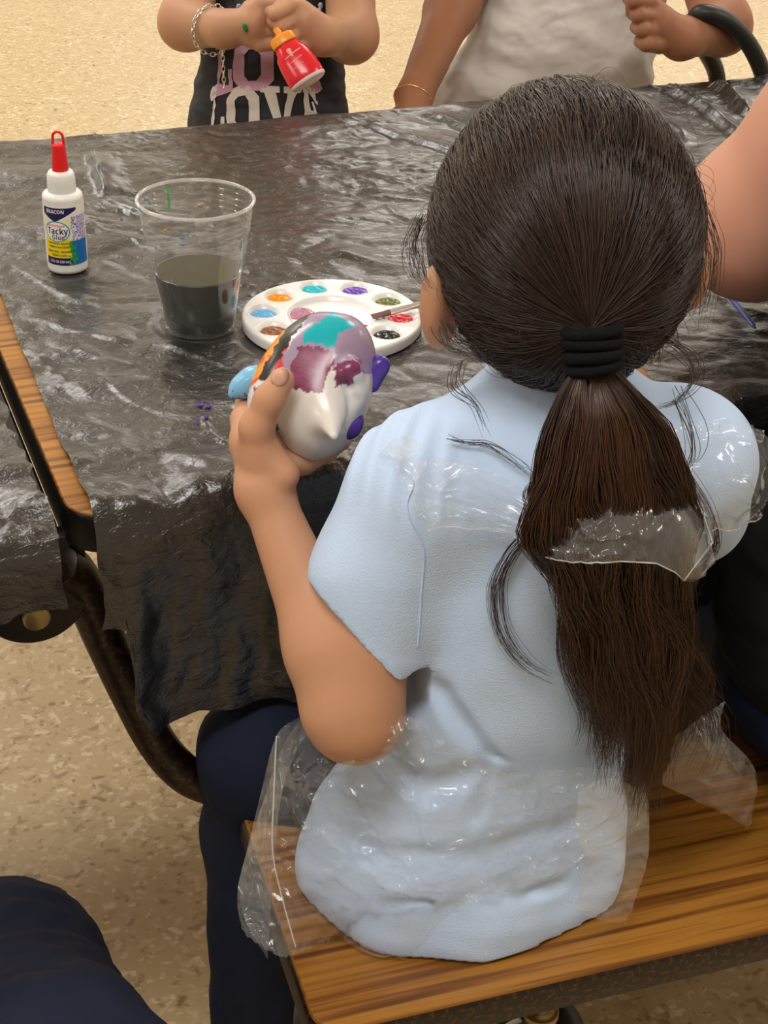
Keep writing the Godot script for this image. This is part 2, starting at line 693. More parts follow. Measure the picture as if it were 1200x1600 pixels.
var folds := [
	[Vector2(0.02, -0.36), Vector2(0.115, -0.26), 0.004, 0.004], [Vector2(0.115, -0.26), Vector2(0.2, -0.155), 0.005, 0.004],
	[Vector2(0.05, -0.27), Vector2(0.12, -0.2), 0.003, 0.003], [Vector2(0.04, -0.24), Vector2(0.13, -0.1), 0.003, 0.004],
	[Vector2(0.26, -0.44), Vector2(0.42, -0.36), 0.006, 0.008], [Vector2(0.23, -0.36), Vector2(0.31, -0.33), 0.004, 0.004],
	[Vector2(0.185, -0.79), Vector2(0.165, -0.62), 0.012, 0.01], [Vector2(0.165, -0.62), Vector2(0.2, -0.56), 0.008, 0.01],
	[Vector2(0.1, -0.62), Vector2(0.2, -0.43), 0.006, 0.008], [Vector2(0.03, -0.5), Vector2(0.1, -0.35), 0.005, 0.006],
	[Vector2(0.52, -0.8), Vector2(0.6, -0.62), 0.008, 0.009], [Vector2(0.62, -0.83), Vector2(0.66, -0.6), 0.008, 0.01], [Vector2(0.4, -0.72), Vector2(0.55, -0.5), 0.005, 0.007],
	[Vector2(0.15, -0.13), Vector2(0.185, -0.03), 0.006, 0.007], [Vector2(0.06, -0.1), Vector2(0.12, -0.02), 0.003, 0.004], [Vector2(0.2, -0.15), Vector2(0.2, -0.02), 0.006, 0.006],
	[Vector2(0.9, -0.86), Vector2(0.88, -0.6), 0.014, 0.012], [Vector2(0.98, -0.85), Vector2(0.95, -0.6), 0.016, 0.012], [Vector2(1.06, -0.85), Vector2(1.0, -0.66), 0.018, 0.012], [Vector2(1.13, -0.85), Vector2(1.12, -0.6), 0.018, 0.014],
	[Vector2(0.5, -0.2), Vector2(0.66, -0.06), 0.006, 0.008], [Vector2(0.6, -0.3), Vector2(0.7, -0.1), 0.006, 0.008],
]


var stands := [Vector3(0.174, -0.288, 0.034), Vector3(0.287, -0.254, 0.083), Vector3(0.0907, -0.4537, 0.021)]


func rumple(x: float, s: float, amp: float) -> float:
	var w := nz.get_noise_2d(x * 4.0, s * 4.0) * 0.004 * amp
	var bent := nz.get_noise_2d(x * 6.0, s * 6.0) * 0.5
	# creased facets in three sizes, the creases running every way
	w += (cell_noise.get_noise_2d(x * 9.0 + s * 4.0 + bent, s * 15.0 - x * 4.0) + 1.0) * 0.0040 * amp
	w += (cell_noise.get_noise_2d(x * 24.0 - s * 9.0, s * 30.0 + x * 10.0 + bent) + 1.0) * 0.0017 * amp
	w += (cell_noise.get_noise_2d(x * 62.0 + s * 20.0, s * 74.0) + 1.0) * 0.0006 * amp
	# sharp little ridges here and there
	w += pow(1.0 - absf(nz.get_noise_2d(x * 13.0 + s * 8.0 + 70.0, s * 24.0 - x * 9.0)), 14.0) * 0.0020 * amp * smoothstep(-0.1, 0.4, nz.get_noise_2d(x * 3.0 + 11.0, s * 3.0))
	return w


func drape_sheet(x0: float, x1: float, nx: int, far: float, near: float, side_edge: Callable, hang: Callable, amp: float) -> Msh:
	var m := Msh.new()
	var rows := 210
	var hang_rows := 46
	for j in rows + hang_rows:
		for i in nx:
			var u := float(i) / (nx - 1)
			var x := lerpf(x0, x1, u * u * 0.4 + u * 0.6) if x1 > x0 else lerpf(x0, x1, u)
			if j < rows:
				var z := lerpf(far, near, float(j) / (rows - 1))
				x = side_edge.call(x, z, u)
				var p := Vector2(x, z)
				var close := smoothstep(-0.16, 0.0, z - near)
				var y := 0.722 + rumple(x, z, amp * (1.0 + close * 0.9))
				for f in folds:
					if absf(p.x - (f[0].x + f[1].x) / 2) < 0.14 and absf(p.y - (f[0].y + f[1].y) / 2) < 0.22:
						y += crease(p + Vector2(nz.get_noise_2d(p.y * 9.0, 4.0), nz.get_noise_2d(p.x * 9.0, 7.0)) * 0.012, f[0], f[1], f[2] * (0.35 if f[2] < 0.0065 else 0.8), f[3] * (1.5 if f[2] < 0.0065 else 1.0))
				# the film lies flat where something stands on it
				for s in stands:
					y = lerpf(0.7214, y, smoothstep(s.z, s.z + 0.014, p.distance_to(Vector2(s.x, s.y))))
				if j < 2:
					y -= 0.012 * (2 - j)
				y -= 0.006 * pow(smoothstep(-0.012, 0.0, z - near), 2.0)
				m.v.append(Vector3(x, maxf(y, 0.7206 + 0.0004 * nz.get_noise_2d(x * 40.0, z * 40.0)), z))
			else:
				var s := float(j - rows + 1) / hang_rows
				x = side_edge.call(x, near, u)
				var long: float = hang.call(x)
				var fall := s * long
				var bend := 0.006 * (1.0 - exp(-fall / 0.006))
				var z := near + bend + rumple(x * 1.2, fall * 0.35 + 3.0, 1.3) * minf(1.0, fall / 0.03) + sin(x * 46.0 + nz.get_noise_1d(x * 9.0) * 3.0) * 0.006 * smoothstep(0.0, 0.12, fall)
				m.v.append(Vector3(x + nz.get_noise_2d(x * 12.0, fall * 16.0) * 0.01 * s, 0.722 - 0.006 - fall, z))
	m.grid(0, nx, rows + hang_rows)
	return m


func cloths() -> void:
	var edge := func(x: float, z: float, u: float) -> float:
		var left := 0.0135 + 0.0012 * nz.get_noise_1d(z * 8.0) + 0.012 * smoothstep(-0.06, -0.45, z) * 0.4
		return maxf(x, left) if u > 0.0 else left
	var hang := func(x: float) -> float:
		return lerpf(0.085, 0.19, smoothstep(0.028, 0.040, x)) + 0.01 * nz.get_noise_1d(x * 14.0)
	var o := obj("plastic_tablecloth", drape_sheet(0.012, 1.7, 560, -0.853, 0.002, edge, hang, 1.0), M.film)
	tag(o, "wrinkled black plastic sheet spread over the table with the craft things", "tablecloth")
	var edge_b := func(x: float, z: float, _u: float) -> float:
		return minf(x, -0.014 - 0.012 * absf(nz.get_noise_1d(z * 16.0)))
	var hang_b := func(x: float) -> float:
		return 0.050 + 0.25 * smoothstep(-0.06, -0.4, x) + 0.006 * nz.get_noise_1d(x * 20.0)
	var p := obj("plastic_tablecloth", drape_sheet(-0.012, -1.1, 170, -0.853, 0.022, edge_b, hang_b, 1.5), M.film)
	tag(p, "crumpled black plastic sheet over the other table half at left edge", "tablecloth")


# ---------------------------------------------------------------- lettering
func words(text: String, high: float, stretch := 1.0, serif := false) -> Msh:
	var f := SystemFont.new()
	f.font_names = PackedStringArray(["Droid Serif" if serif else "Droid Sans"])
	f.font_weight = 700
	var tm := TextMesh.new()
	tm.text = text
	tm.font = f
	tm.font_size = 48
	tm.pixel_size = 1.0 / 48.0
	tm.depth = 0.0
	tm.curve_step = 2.0
	var a := tm.surface_get_arrays(0)
	var m := Msh.new()
	m.v = a[Mesh.ARRAY_VERTEX]
	m.t = a[Mesh.ARRAY_INDEX]
	for i in m.v.size():
		m.v[i] = Vector3(m.v[i].x * high * 1.35 * stretch, m.v[i].y * high * 1.35, 0)
	return m


# bends flat lettering (x right, y up) round an upright cylinder; turn is where its middle faces
func wrapped(m: Msh, r: float, turn: float, y: float) -> Msh:
	m.n.clear()
	for i in m.v.size():
		var a := turn - m.v[i].x / r
		m.n.append(Vector3(cos(a), 0, sin(a)))
		m.v[i] = Vector3(cos(a) * r, y + m.v[i].y, sin(a) * r)
	return m


# ---------------------------------------------------------------- things on the table
func glue_bottle() -> void:
	var t := thing("glue_bottle", "white glue bottle with red cap and colourful label", "glue bottle", Vector3(0.0907, 0.7222, -0.4537))
	var white := mat(0.83, 0.82, 0.78, 0.35)
	white.subsurf_scatter_enabled = true
	white.subsurf_scatter_strength = 0.1
	obj("bottle_body", lathe([Vector2(0.0001, 0.0), Vector2(0.0165, 0.0), Vector2(0.0185, 0.0015), Vector2(0.019, 0.004), Vector2(0.019, 0.0715), Vector2(0.0185, 0.0745), Vector2(0.0165, 0.0765), Vector2(0.0135, 0.0775), Vector2(0.0105, 0.078)], 56), white, t)
	obj("collar", lathe([Vector2(0.0122, 0.0772), Vector2(0.0133, 0.078), Vector2(0.0131, 0.088), Vector2(0.0126, 0.0935), Vector2(0.0108, 0.0962), Vector2(0.007, 0.0972), Vector2(0.0001, 0.0975)], 48), white, t)
	var red := mat(0.78, 0.012, 0.01, 0.35)
	var cap := obj("cap", lathe([Vector2(0.0073, 0.0955), Vector2(0.0077, 0.0965), Vector2(0.0062, 0.1205), Vector2(0.0048, 0.1218), Vector2(0.0001, 0.122)], 32), red, t)
	var ring := []
	for i in 25:
		var a := PI * 1.08 * (i / 24.0) - PI * 0.04
		ring.append(Vector3(0, 0.1283, 0) + Vector3(cos(a) * 0.0046 * 0.93, sin(a) * 0.0046, cos(a) * 0.0046 * 0.37))
	ring.push_front(Vector3(0.0052 * 0.93, 0.119, 0.0052 * 0.37))
	ring.append(Vector3(-0.0052 * 0.93, 0.119, -0.0052 * 0.37))
	obj("loop", tube(ring, [0.0013], 10), red, cap)
	# the label: printed colours
	var w := 768
	var h := 384
	var im := Image.create(w, h, false, Image.FORMAT_RGB8)
	var mid := 0.322   # the share of the turn where its front faces
	for y in h:
		for x in w:
			var u := (float(x) / w - mid) * -0.1194    # metres to the right of the front
			var v := 0.010 + (1.0 - float(y) / h) * 0.0585
			var c := Color(0.95, 0.94, 0.9)
			var swirl := nz.get_noise_2d(u * 260.0, v * 190.0)
			if u > -0.017 and u < 0.017:
				if v < 0.036 and v > 0.0175:
					c = Color(0.98, 0.86, 0.05)
				if v > 0.036 and v < 0.0565:
					c = Color(0.97, 0.9, 0.55).lerp(Color(0.95, 0.94, 0.9), clampf(swirl + 0.5, 0, 1))
				if v <= 0.0175:
					c = Color(0.12, 0.1, 0.32)
				if v > 0.0615 - (0.0085 - absf(u + 0.004) * 0.52) and v < 0.0665:
					c = Color(0.13, 0.1, 0.33)
				var oval := Vector2((u + 0.003) / 0.0128, (v - 0.0435) / 0.0102).length()
				if oval < 1.0:
					c = Color(0.97, 0.95, 0.93) if oval < 0.9 else Color(0.2, 0.6, 0.8)
			if u > 0.0085 + 0.004 * swirl and u < 0.03:
				if v < 0.034:
					c = Color(0.05, 0.42, 0.72) if swirl + (u - 0.013) * 120.0 > 0.0 else Color(0.2, 0.62, 0.25)
				elif v < 0.058 and u > 0.011:
					c = [Color(0.92, 0.93, 0.92), Color(0.25, 0.4, 0.75), Color(0.93, 0.55, 0.65)][int(absf(swirl) * 5.0) % 3]
			im.set_pixel(x, y, c)
	var lm := mat(1, 1, 1, 0.4)
	lm.albedo_texture = ImageTexture.create_from_image(im)
	var label := obj("label", lathe([Vector2(0.0192, 0.010), Vector2(0.0192, 0.0685)], 64, Vector3.ZERO, true), lm, t)
	var white_ink := mat(0.85, 0.85, 0.85, 0.5)
	var dark_ink := mat(0.02, 0.02, 0.06, 0.5)
	var front := mid * TAU
	obj("lettering", wrapped(words("BEACON", 0.0036, 0.95), 0.01935, front + 0.19, 0.0628), white_ink, label)
	obj("lettering", wrapped(words("All Purpose", 0.0024), 0.01935, front + 0.19, 0.0492), mat(0.75, 0.12, 0.2), label)
	obj("lettering", wrapped(words("Tacky", 0.0062, 0.9), 0.01935, front + 0.13, 0.0438), dark_ink, label)
	obj("lettering", wrapped(words("Glue", 0.0048, 0.9), 0.01935, front + 0.1, 0.0378), mat(0.08, 0.08, 0.14), label)
	var lines := ["FOR PAPER, WOOD,", "FABRICS and MORE", "PARA PAPEL, MADERA,", "TEJIDOS y MAS"]
	for i in 4:
		obj("lettering", wrapped(words(lines[i], 0.0021, 0.82), 0.01935, front + 0.12, 0.0318 - i * 0.0036 - (0.001 if i > 1 else 0.0)), dark_ink, label)
	obj("lettering", wrapped(words("2 FL OZ (59 mL)", 0.0024, 0.9), 0.01935, front + 0.1, 0.0137), white_ink, label)


func clear_plastic(haze: float, rough: float) -> StandardMaterial3D:
	var m := mat(0.85, 0.85, 0.84, rough)
	m.transparency = BaseMaterial3D.TRANSPARENCY_ALPHA
	m.albedo_color.a = haze
	return m


func cup() -> void:
	var t := thing("plastic_cup", "clear plastic cup of murky dark paint water", "cup", Vector3(0.174, 0.7225, -0.288))
	var clear := clear_plastic(0.04, 0.04)
	var prof := [Vector2(0.0001, 0.0035), Vector2(0.027, 0.0035), Vector2(0.0295, 0.0005), Vector2(0.0312, 0.0005), Vector2(0.0322, 0.004), Vector2(0.0333, 0.018), Vector2(0.0328, 0.0195), Vector2(0.0336, 0.021), Vector2(0.0450, 0.088)]
	for i in 5:
		var y := 0.0895 + i * 0.0052
		prof.append_array([Vector2(0.0450 + i * 0.0007, y), Vector2(0.0462 + i * 0.0007, y + 0.0012), Vector2(0.0462 + i * 0.0007, y + 0.003), Vector2(0.0454 + i * 0.0007, y + 0.0042)])
	prof.append(Vector2(0.0487, 0.1155))
	obj("wall", lathe(prof, 72), clear, t)
	var lip := []
	for i in 13:
		var a := TAU * i / 12.0 - 1.0
		lip.append(Vector2(0.0498 + cos(a) * 0.0016, 0.1168 + sin(a) * 0.0016))
	obj("rim", lathe(lip, 72), clear_plastic(0.30, 0.08), t)
	var water := mat(0.040, 0.042, 0.033, 0.06, 0.5)
	var w := obj("paint_water", lathe([Vector2(0.0001, 0.0045), Vector2(0.0305, 0.0045), Vector2(0.0325, 0.018), Vector2(0.0330, 0.021), Vector2(0.03815, 0.0515), Vector2(0.0375, 0.0525), Vector2(0.036, 0.0526), Vector2(0.0001, 0.0526)], 64), water, null)
	w.position = t.position
	tag(w, "dark grey-green rinse water in the clear plastic cup", "paint water")
	# dabs of paint on the wall
	var green := mat(0.05, 0.5, 0.06, 0.4)
	var blue := mat(0.03, 0.3, 0.5, 0.4)
	var orange := mat(0.75, 0.35, 0.04, 0.4)
	for d in [[-1.82, 0.112, 0.0022, 0.0024, green], [-1.82, 0.1, 0.0012, 0.010, green], [-2.42, 0.109, 0.0019, 0.0021, blue], [-2.28, 0.104, 0.0012, 0.0022, blue], [-2.7, 0.115, 0.0018, 0.0016, blue], [3.05, 0.115, 0.0022, 0.0025, blue], [2.4, 0.105, 0.0016, 0.0014, orange], [-1.25, 0.096, 0.002, 0.0017, mat(0.7, 0.5, 0.15)], [2.1, 0.1, 0.0025, 0.0008, blue], [2.1, 0.094, 0.0025, 0.0007, blue]]:
		var r: float = 0.0450 + (d[1] - 0.0895) * 0.135 + 0.0012
		var blob := Msh.new()
		for j in 6:
			for i in 14:
				var a := TAU * i / 14.0
				var q := j / 5.0
				var wob := 1.0 + 0.25 * sin(a * 3.0 + d[0] * 9.0)
				var ang: float = d[0] + cos(a) * q * d[2] * wob / r
				var rr: float = r + 0.0005 * (1.0 - q * q)
				blob.v.append(Vector3(cos(ang) * rr, d[1] + sin(a) * q * d[3] * wob, sin(ang) * rr))
		blob.grid(0, 14, 6, true)
		obj("paint_drip", blob, d[4], t)


func palette() -> void:
	var at := Vector3(0.287, 0.7222, -0.254)
	var t := thing("paint_palette", "round white plastic paint palette with ten wells", "palette", at)
	var white := mat(0.84, 0.84, 0.84, 0.25)
	var wells := []
	for k in 10:
		var a := deg_to_rad(-85.5 + 36.0 * k)
		wells.append(Vector2(cos(a), sin(a)) * 0.0615)
	var m := Msh.new()
	var na := 200
	var high := func(p: Vector2) -> float:
		var r := p.length()
		var y := 0.0105
		y -= 0.0045 * smoothstep(0.041, 0.036, r)
		for w in wells:
			var d: float = (p - w).length()
			if d < 0.0165:
				y -= 0.0062 * (1.0 - smoothstep(0.0085, 0.0150, d))
				y += 0.0006 * exp(-pow((d - 0.0158) / 0.001, 2.0))
		return y
	for j in 64:
		var r := 0.0001 + 0.0785 * j / 63.0
		for i in na:
			var a := TAU * i / na
			var p := Vector2(cos(a), sin(a)) * r
			m.v.append(Vector3(p.x, high.call(p), p.y))
	for e in [[0.0798, 0.0099], [0.0805, 0.0088], [0.0808, 0.007], [0.0806, 0.001], [0.0798, 0.0], [0.078, 0.0008], [0.0775, 0.006]]:
		for i in na:
			var a := TAU * i / na
			m.v.append(Vector3(cos(a) * e[0], e[1], sin(a) * e[0]))
	m.grid(0, na, 71, true, true)
	obj("tray", m, white, t)
	var inks := [[0, "turquoise", Color(0.0, 0.48, 0.58)], [1, "violet", Color(0.14, 0.06, 0.45)], [2, "olive green", Color(0.13, 0.16, 0.045)], [3, "red", Color(0.72, 0.02, 0.035)], [4, "black", Color(0.008, 0.009, 0.01)],
		[7, "brown", Color(0.27, 0.10, 0.035)], [8, "light blue", Color(0.13, 0.43, 0.74)], [9, "orange", Color(0.82, 0.29, 0.004)], [5, "white", Color(0.75, 0.75, 0.72)], [6, "yellow", Color(0.8, 0.6, 0.05)]]
	for k in inks:
		puddle(at + Vector3(wells[k[0]].x, 0.0045, wells[k[0]].y), 0.0138, k[2], "glossy %s paint in its well of the white palette" % k[1], 0.0035, k[0])
	puddle(at + Vector3(0.020, 0.006, 0.027), 0.0045, Color(0.7, 0.02, 0.06), "small red dab in the middle of the white palette", 0.001, 21)
	puddle(at + Vector3(-0.024, 0.006, -0.018), 0.013, Color(0.48, 0.22, 0.33), "mauve smear mixed in the middle of the white palette", 0.0016, 22)
	for k in 4:
		puddle([Vector3(0.1284, 0.7290, -0.1274), Vector3(0.1341, 0.7290, -0.1232), Vector3(0.1188, 0.7290, -0.1008), Vector3(0.1272, 0.7290, -0.1048)][k], 0.0028 - 0.0004 * k, Color(0.10, 0.05, 0.38), "tiny violet paint speck on the black plastic beside the child's hand", 0.0008, 30 + k, "violet specks on the black plastic")
	# the brush in the red well, its handle towards the child's right hand
	var b := thing("paintbrush", "flat paintbrush with brown bristles and silver ferrule on the palette", "paintbrush")
	var tip := Vector3(0.317, 0.7345, -0.2325)
	var dir := Vector3(0.95, 0.17, 0.10).normalized()
	var metal := mat(0.7, 0.68, 0.66, 0.25)
	metal.metallic = 0.9
	var wide := dir.cross(Vector3.UP).normalized()
	var flat := func(from: float, to: float, n: int, hw: Callable, hh: Callable) -> Msh:
		var q := Msh.new()
		for j in n:
			var s := lerpf(from, to, float(j) / (n - 1))
			for i in 20:
				var a := TAU * i / 20.0
				q.v.append(tip + dir * s + wide * cos(a) * hw.call(s) + wide.cross(dir) * sin(a) * hh.call(s))
		q.grid(0, 20, n, true, true)
		return q
	obj("bristles", flat.call(0.0, 0.017, 8, func(s): return 0.0052 - 0.0006 * s / 0.017, func(s): return 0.0005 + 0.0016 * s / 0.017), mat(0.13, 0.045, 0.03, 0.6), b)
	obj("ferrule", flat.call(0.0165, 0.062, 14, func(s): return lerpf(0.0047, 0.0032, (s - 0.0165) / 0.0455), func(s): return lerpf(0.0020, 0.0032, (s - 0.0165) / 0.0455)), metal, b)
	obj("handle", flat.call(0.0615, 0.165, 24, func(s): return 0.0030 - 0.0012 * pow((s - 0.0415) / 0.1235, 2.0), func(s): return 0.0030 - 0.0012 * pow((s - 0.0415) / 0.1235, 2.0)), mat(0.05, 0.06, 0.35, 0.3), b)


func puddle(at: Vector3, r: float, ink: Color, label: String, high: float, k: int, group := "paints on the palette") -> void:
	var m := Msh.new()
	for j in 14:
		var q := j / 13.0
		for i in 40:
			var a := TAU * i / 40.0
			var rr := r * q * (1.0 + 0.10 * nz.get_noise_2d(cos(a) * 1.6 + k * 7.0, sin(a) * 1.6))
			var y := high * sqrt(maxf(0.0, 1.0 - pow(q, 6.0))) + 0.0011 * nz.get_noise_2d(cos(a) * q * 2.4 + k * 3.0, sin(a) * q * 2.4 + k) * (1.0 - q * q)
			m.v.append(Vector3(cos(a) * rr, y, sin(a) * rr))
	m.grid(0, 40, 14, true, true)
	var o := obj("paint_puddle", m, mat(ink.r, ink.g, ink.b, 0.12, 0.36))
	o.position = at
	tag(o, label, "paint", group)


# ---------------------------------------------------------------- the ceramic bird being painted
func figurine() -> void:
	# its own axes: x to the tail's other side, y up its back, z out of its belly
	var own := Basis(Vector3(0.9286, 0.0309, 0.3698), Vector3(0.1675, 0.8544, -0.4920), Vector3(-0.3311, 0.5188, 0.7882)).orthonormalized()
	var t := thing("ceramic_figurine", "half-painted white ceramic bird figurine held in the child's hand", "figurine", Vector3(0.1840, 0.8023, 0.0069))
	t.basis = own
	var k := 1.0 / 2180.0
	var f := Field.new()
	f.egg(Vector3(0.002, -0.001, 0), Vector3(0.0335, 0.053, 0.038), Basis(Vector3.BACK, -0.34), 0.02)
	f.egg(Vector3(-0.023, 0.009, -0.004), Vector3(0.023, 0.046, 0.034), Basis(Vector3.BACK, -0.58), 0.015)
	f.egg(Vector3(-0.008, -0.0195, 0.004), Vector3(0.0275, 0.0275, 0.031), Basis(), 0.02)
	f.egg(Vector3(0.0225, -0.008, 0.013), Vector3(0.0115, 0.021, 0.022), Basis(Vector3.BACK, -0.3), 0.003)
	f.bone(Vector3(0.003, -0.017, 0.022), Vector3(0.0095, -0.0395, 0.052), 0.0185, 0.0030, 0.010)
	f.egg(Vector3(0.019, 0.006, 0.034), Vector3(0.0105, 0.010, 0.009), Basis(), 0.006)
	var grooves := [[Vector3(0.0175, -0.001, 0.036), Vector3(0.0225, -0.014, 0.033)], [Vector3(0.0225, -0.014, 0.033), Vector3(0.0165, -0.032, 0.029)]]
	f.relief = func(p: Vector3) -> float:
		var w := 0.0
		for g in grooves:
			var ab: Vector3 = g[1] - g[0]
			var h := clampf((p - g[0]).dot(ab) / ab.length_squared(), 0.0, 1.0)
			w += 0.0034 * exp(-(p - g[0] - ab * h).length_squared() / 0.000016)
		return w
	var paint := func(p: Vector3, _n: Vector3) -> Color:
		var j := Vector2(nz.get_noise_2d(p.x * 130.0, p.y * 130.0), nz.get_noise_2d(p.x * 130.0 + 50.0, p.y * 130.0)) * 5.0
		var q := Vector2(505.0 + p.x / k, 600.0 - p.y / k) + j
		var mauve := Color(0.33, 0.25, 0.36)
		var on := func(pts: Array) -> bool:
			var poly := PackedVector2Array()
			for i in range(0, pts.size(), 2):
				poly.append(Vector2(pts[i], pts[i + 1]))
			return Geometry2D.is_point_in_polygon(q, poly)
		var streak := 0.85 + 0.3 * nz.get_noise_2d(p.x * 120.0, p.y * 700.0)
		if p.z < -0.004:
			if q.x < 470.0 and q.y < 600.0:
				return Color(0.85, 0.33, 0.01)
			return mauve
		if on.call([430, 470, 494, 480, 482, 502, 457, 537, 422, 604, 408, 594, 446, 520]):
			return Color(0.016, 0.016, 0.017)
		if on.call([380, 620, 380, 470, 470, 470, 446, 520, 409, 594]):
			return Color(0.85, 0.33, 0.01) if nz.get_noise_2d(p.x * 70.0, p.y * 70.0) < 0.2 else Color(0.8, 0.1, 0.02)
		if on.call([457, 537, 422, 604, 436, 604, 449, 560]):
			return Color(0.62, 0.05, 0.07)
		if on.call([520, 490, 557, 514, 529, 527, 524, 552, 478, 542, 480, 523, 503, 504]):
			return Color(0.0, 0.42, 0.5) * (0.9 + 0.1 * streak)
		if on.call([473, 546, 522, 556, 524, 575, 515, 595, 507, 622, 480, 619, 455, 609, 459, 577]):
			return Color(0.27, 0.055, 0.135) * streak
		if on.call([527, 580, 545, 572, 568, 570, 564, 590, 550, 606, 524, 613]):
			return Color(0.25, 0.05, 0.13) * streak
		if on.call([482, 502, 500, 470, 620, 470, 600, 585, 566, 590, 560, 570, 527, 580, 524, 590, 520, 562, 473, 546, 459, 577, 455, 609, 430, 609, 449, 560]):
			return mauve * (0.95 + 0.15 * streak)
		if on.call([400, 609, 448, 609, 447, 623, 437, 660, 440, 690, 455, 704, 450, 730, 390, 730]):
			return Color(0.2, 0.16, 0.21)
		return Color(0.78, 0.745, 0.70)
	var glaze := tinted(0.24)
	obj("body", f.skin(0.0011, Msh.new(), paint), glaze, t)
	var fluke := Field.new()
	fluke.bone(Vector3(-0.037, 0.001, -0.004), Vector3(-0.049, 0.004, -0.008), 0.0085, 0.0095, 0.012)
	fluke.egg(Vector3(-0.056, 0.0005, -0.010), Vector3(0.0125, 0.0085, 0.007), Basis(Vector3.BACK, 0.35), 0.01)
	fluke.bone(Vector3(-0.060, -0.003, -0.010), Vector3(-0.0655, -0.007, -0.010), 0.006, 0.003, 0.006)
	var tail_paint := func(p: Vector3, _n: Vector3) -> Color:
		if nz.get_noise_2d(p.x * 160.0, p.y * 160.0 + 30.0) - (p.y + 0.009) * 90.0 > 0.1 or p.y < -0.0085 and p.x > -0.05:
			return Color(0.09, 0.04, 0.38)
		return Color(0.2, 0.5, 0.78)
	tag(obj("tail", fluke.skin(0.0011, Msh.new(), tail_paint), glaze, t), "light blue tail of the figurine with violet dabs")
	var violet := mat(0.085, 0.035, 0.33, 0.25)
	var ear := Field.new()
	ear.bone(Vector3(0.029, 0.005, 0.004), Vector3(0.0400, 0.0125, 0.008), 0.0105, 0.0062, 0.008)
	ear.bone(Vector3(0.0400, 0.0125, 0.008), Vector3(0.0355, -0.001, 0.008), 0.0060, 0.0050, 0.008)
	tag(obj("wing", ear.skin(0.0014, Msh.new()), violet, t), "violet wing tip of the figurine")
	var foot := Field.new()
	foot.egg(Vector3(0.0205, -0.0295, 0.012), Vector3(0.0085, 0.0115, 0.012), Basis(Vector3.BACK, -0.4), 0.01)
	tag(obj("foot", foot.skin(0.0014, Msh.new()), violet, t), "violet foot of the figurine")


# ---------------------------------------------------------------- hair
# a thin tapering strand, three-sided
func strand(m: Msh, pts: PackedVector3Array, thick: float, tone: Color) -> void:
	var base := m.v.size()
	var last := pts.size() - 1
	for i in pts.size():
		var d := (pts[mini(i + 1, last)] - pts[maxi(i - 1, 0)]).normalized()
		var s := d.cross(Vector3(0.33, 0.6, -0.73)).normalized()
		var u := s.cross(d)
		var r := thick * (1.0 - 0.75 * pow(float(i) / last, 4.0))
		m.v.append(pts[i] + u * r)
		m.v.append(pts[i] - u * r * 0.5 + s * r * 0.87)
		m.v.append(pts[i] - u * r * 0.5 - s * r * 0.87)
		m.n.append(u)
		m.n.append(-u * 0.5 + s * 0.87)
		m.n.append(-u * 0.5 - s * 0.87)
		m.c.append(tone); m.c.append(tone); m.c.append(tone)
	for i in last:
		var a := base + i * 3
		for k in 3:
			var b := (k + 1) % 3
			m.quad(a + k, a + k + 3, a + b + 3, a + b)


func hair_tone(light: float, warm := 0.6) -> Color:
	var g := clampf(light + rng.randf_range(-0.35, 0.45), 0.0, 1.6)
	return Color(0.018, 0.0115, 0.0088).lerp(Color(0.020, 0.010, 0.007), warm) + Color(0.036, 0.0235, 0.0175).lerp(Color(0.068, 0.027, 0.012), warm) * g


# many strands along one path: spread gives the half width at each point
func lock(m: Msh, path: Array, spread: float, count: int, light: float, steps := 5, thick := 0.00022) -> void:
	var c := curve(path, steps)
	for k in count:
		var a := rng.randf() * TAU
		var q := sqrt(rng.randf())
		var o := Vector3(cos(a), sin(a) * 0.5, sin(a) * 0.6) * q
		var from := rng.randf_range(0.0, 0.12)
		var to := rng.randf_range(0.8, 1.0)
		var pts := PackedVector3Array()
		var seed := rng.randf() * 100.0
		for i in c.size():
			var s := float(i) / (c.size() - 1)
			if s < from or s > to:
				continue
			var w := spread * (0.35 + 0.65 * sin(PI * minf(1.0, s * 0.8 + 0.15)))
			pts.append(c[i] + o * w + Vector3(nz.get_noise_2d(seed, s * 1.1), nz.get_noise_2d(seed + 9.0, s * 1.1), 0) * 0.006)
		if pts.size() > 2:
			strand(m, pts, thick * rng.randf_range(0.7, 1.3), hair_tone(light))


const HEAD := Vector3(0.311, 0.937, 0.108)
const TIE := Vector3(0.2785, 0.919, 0.2095)


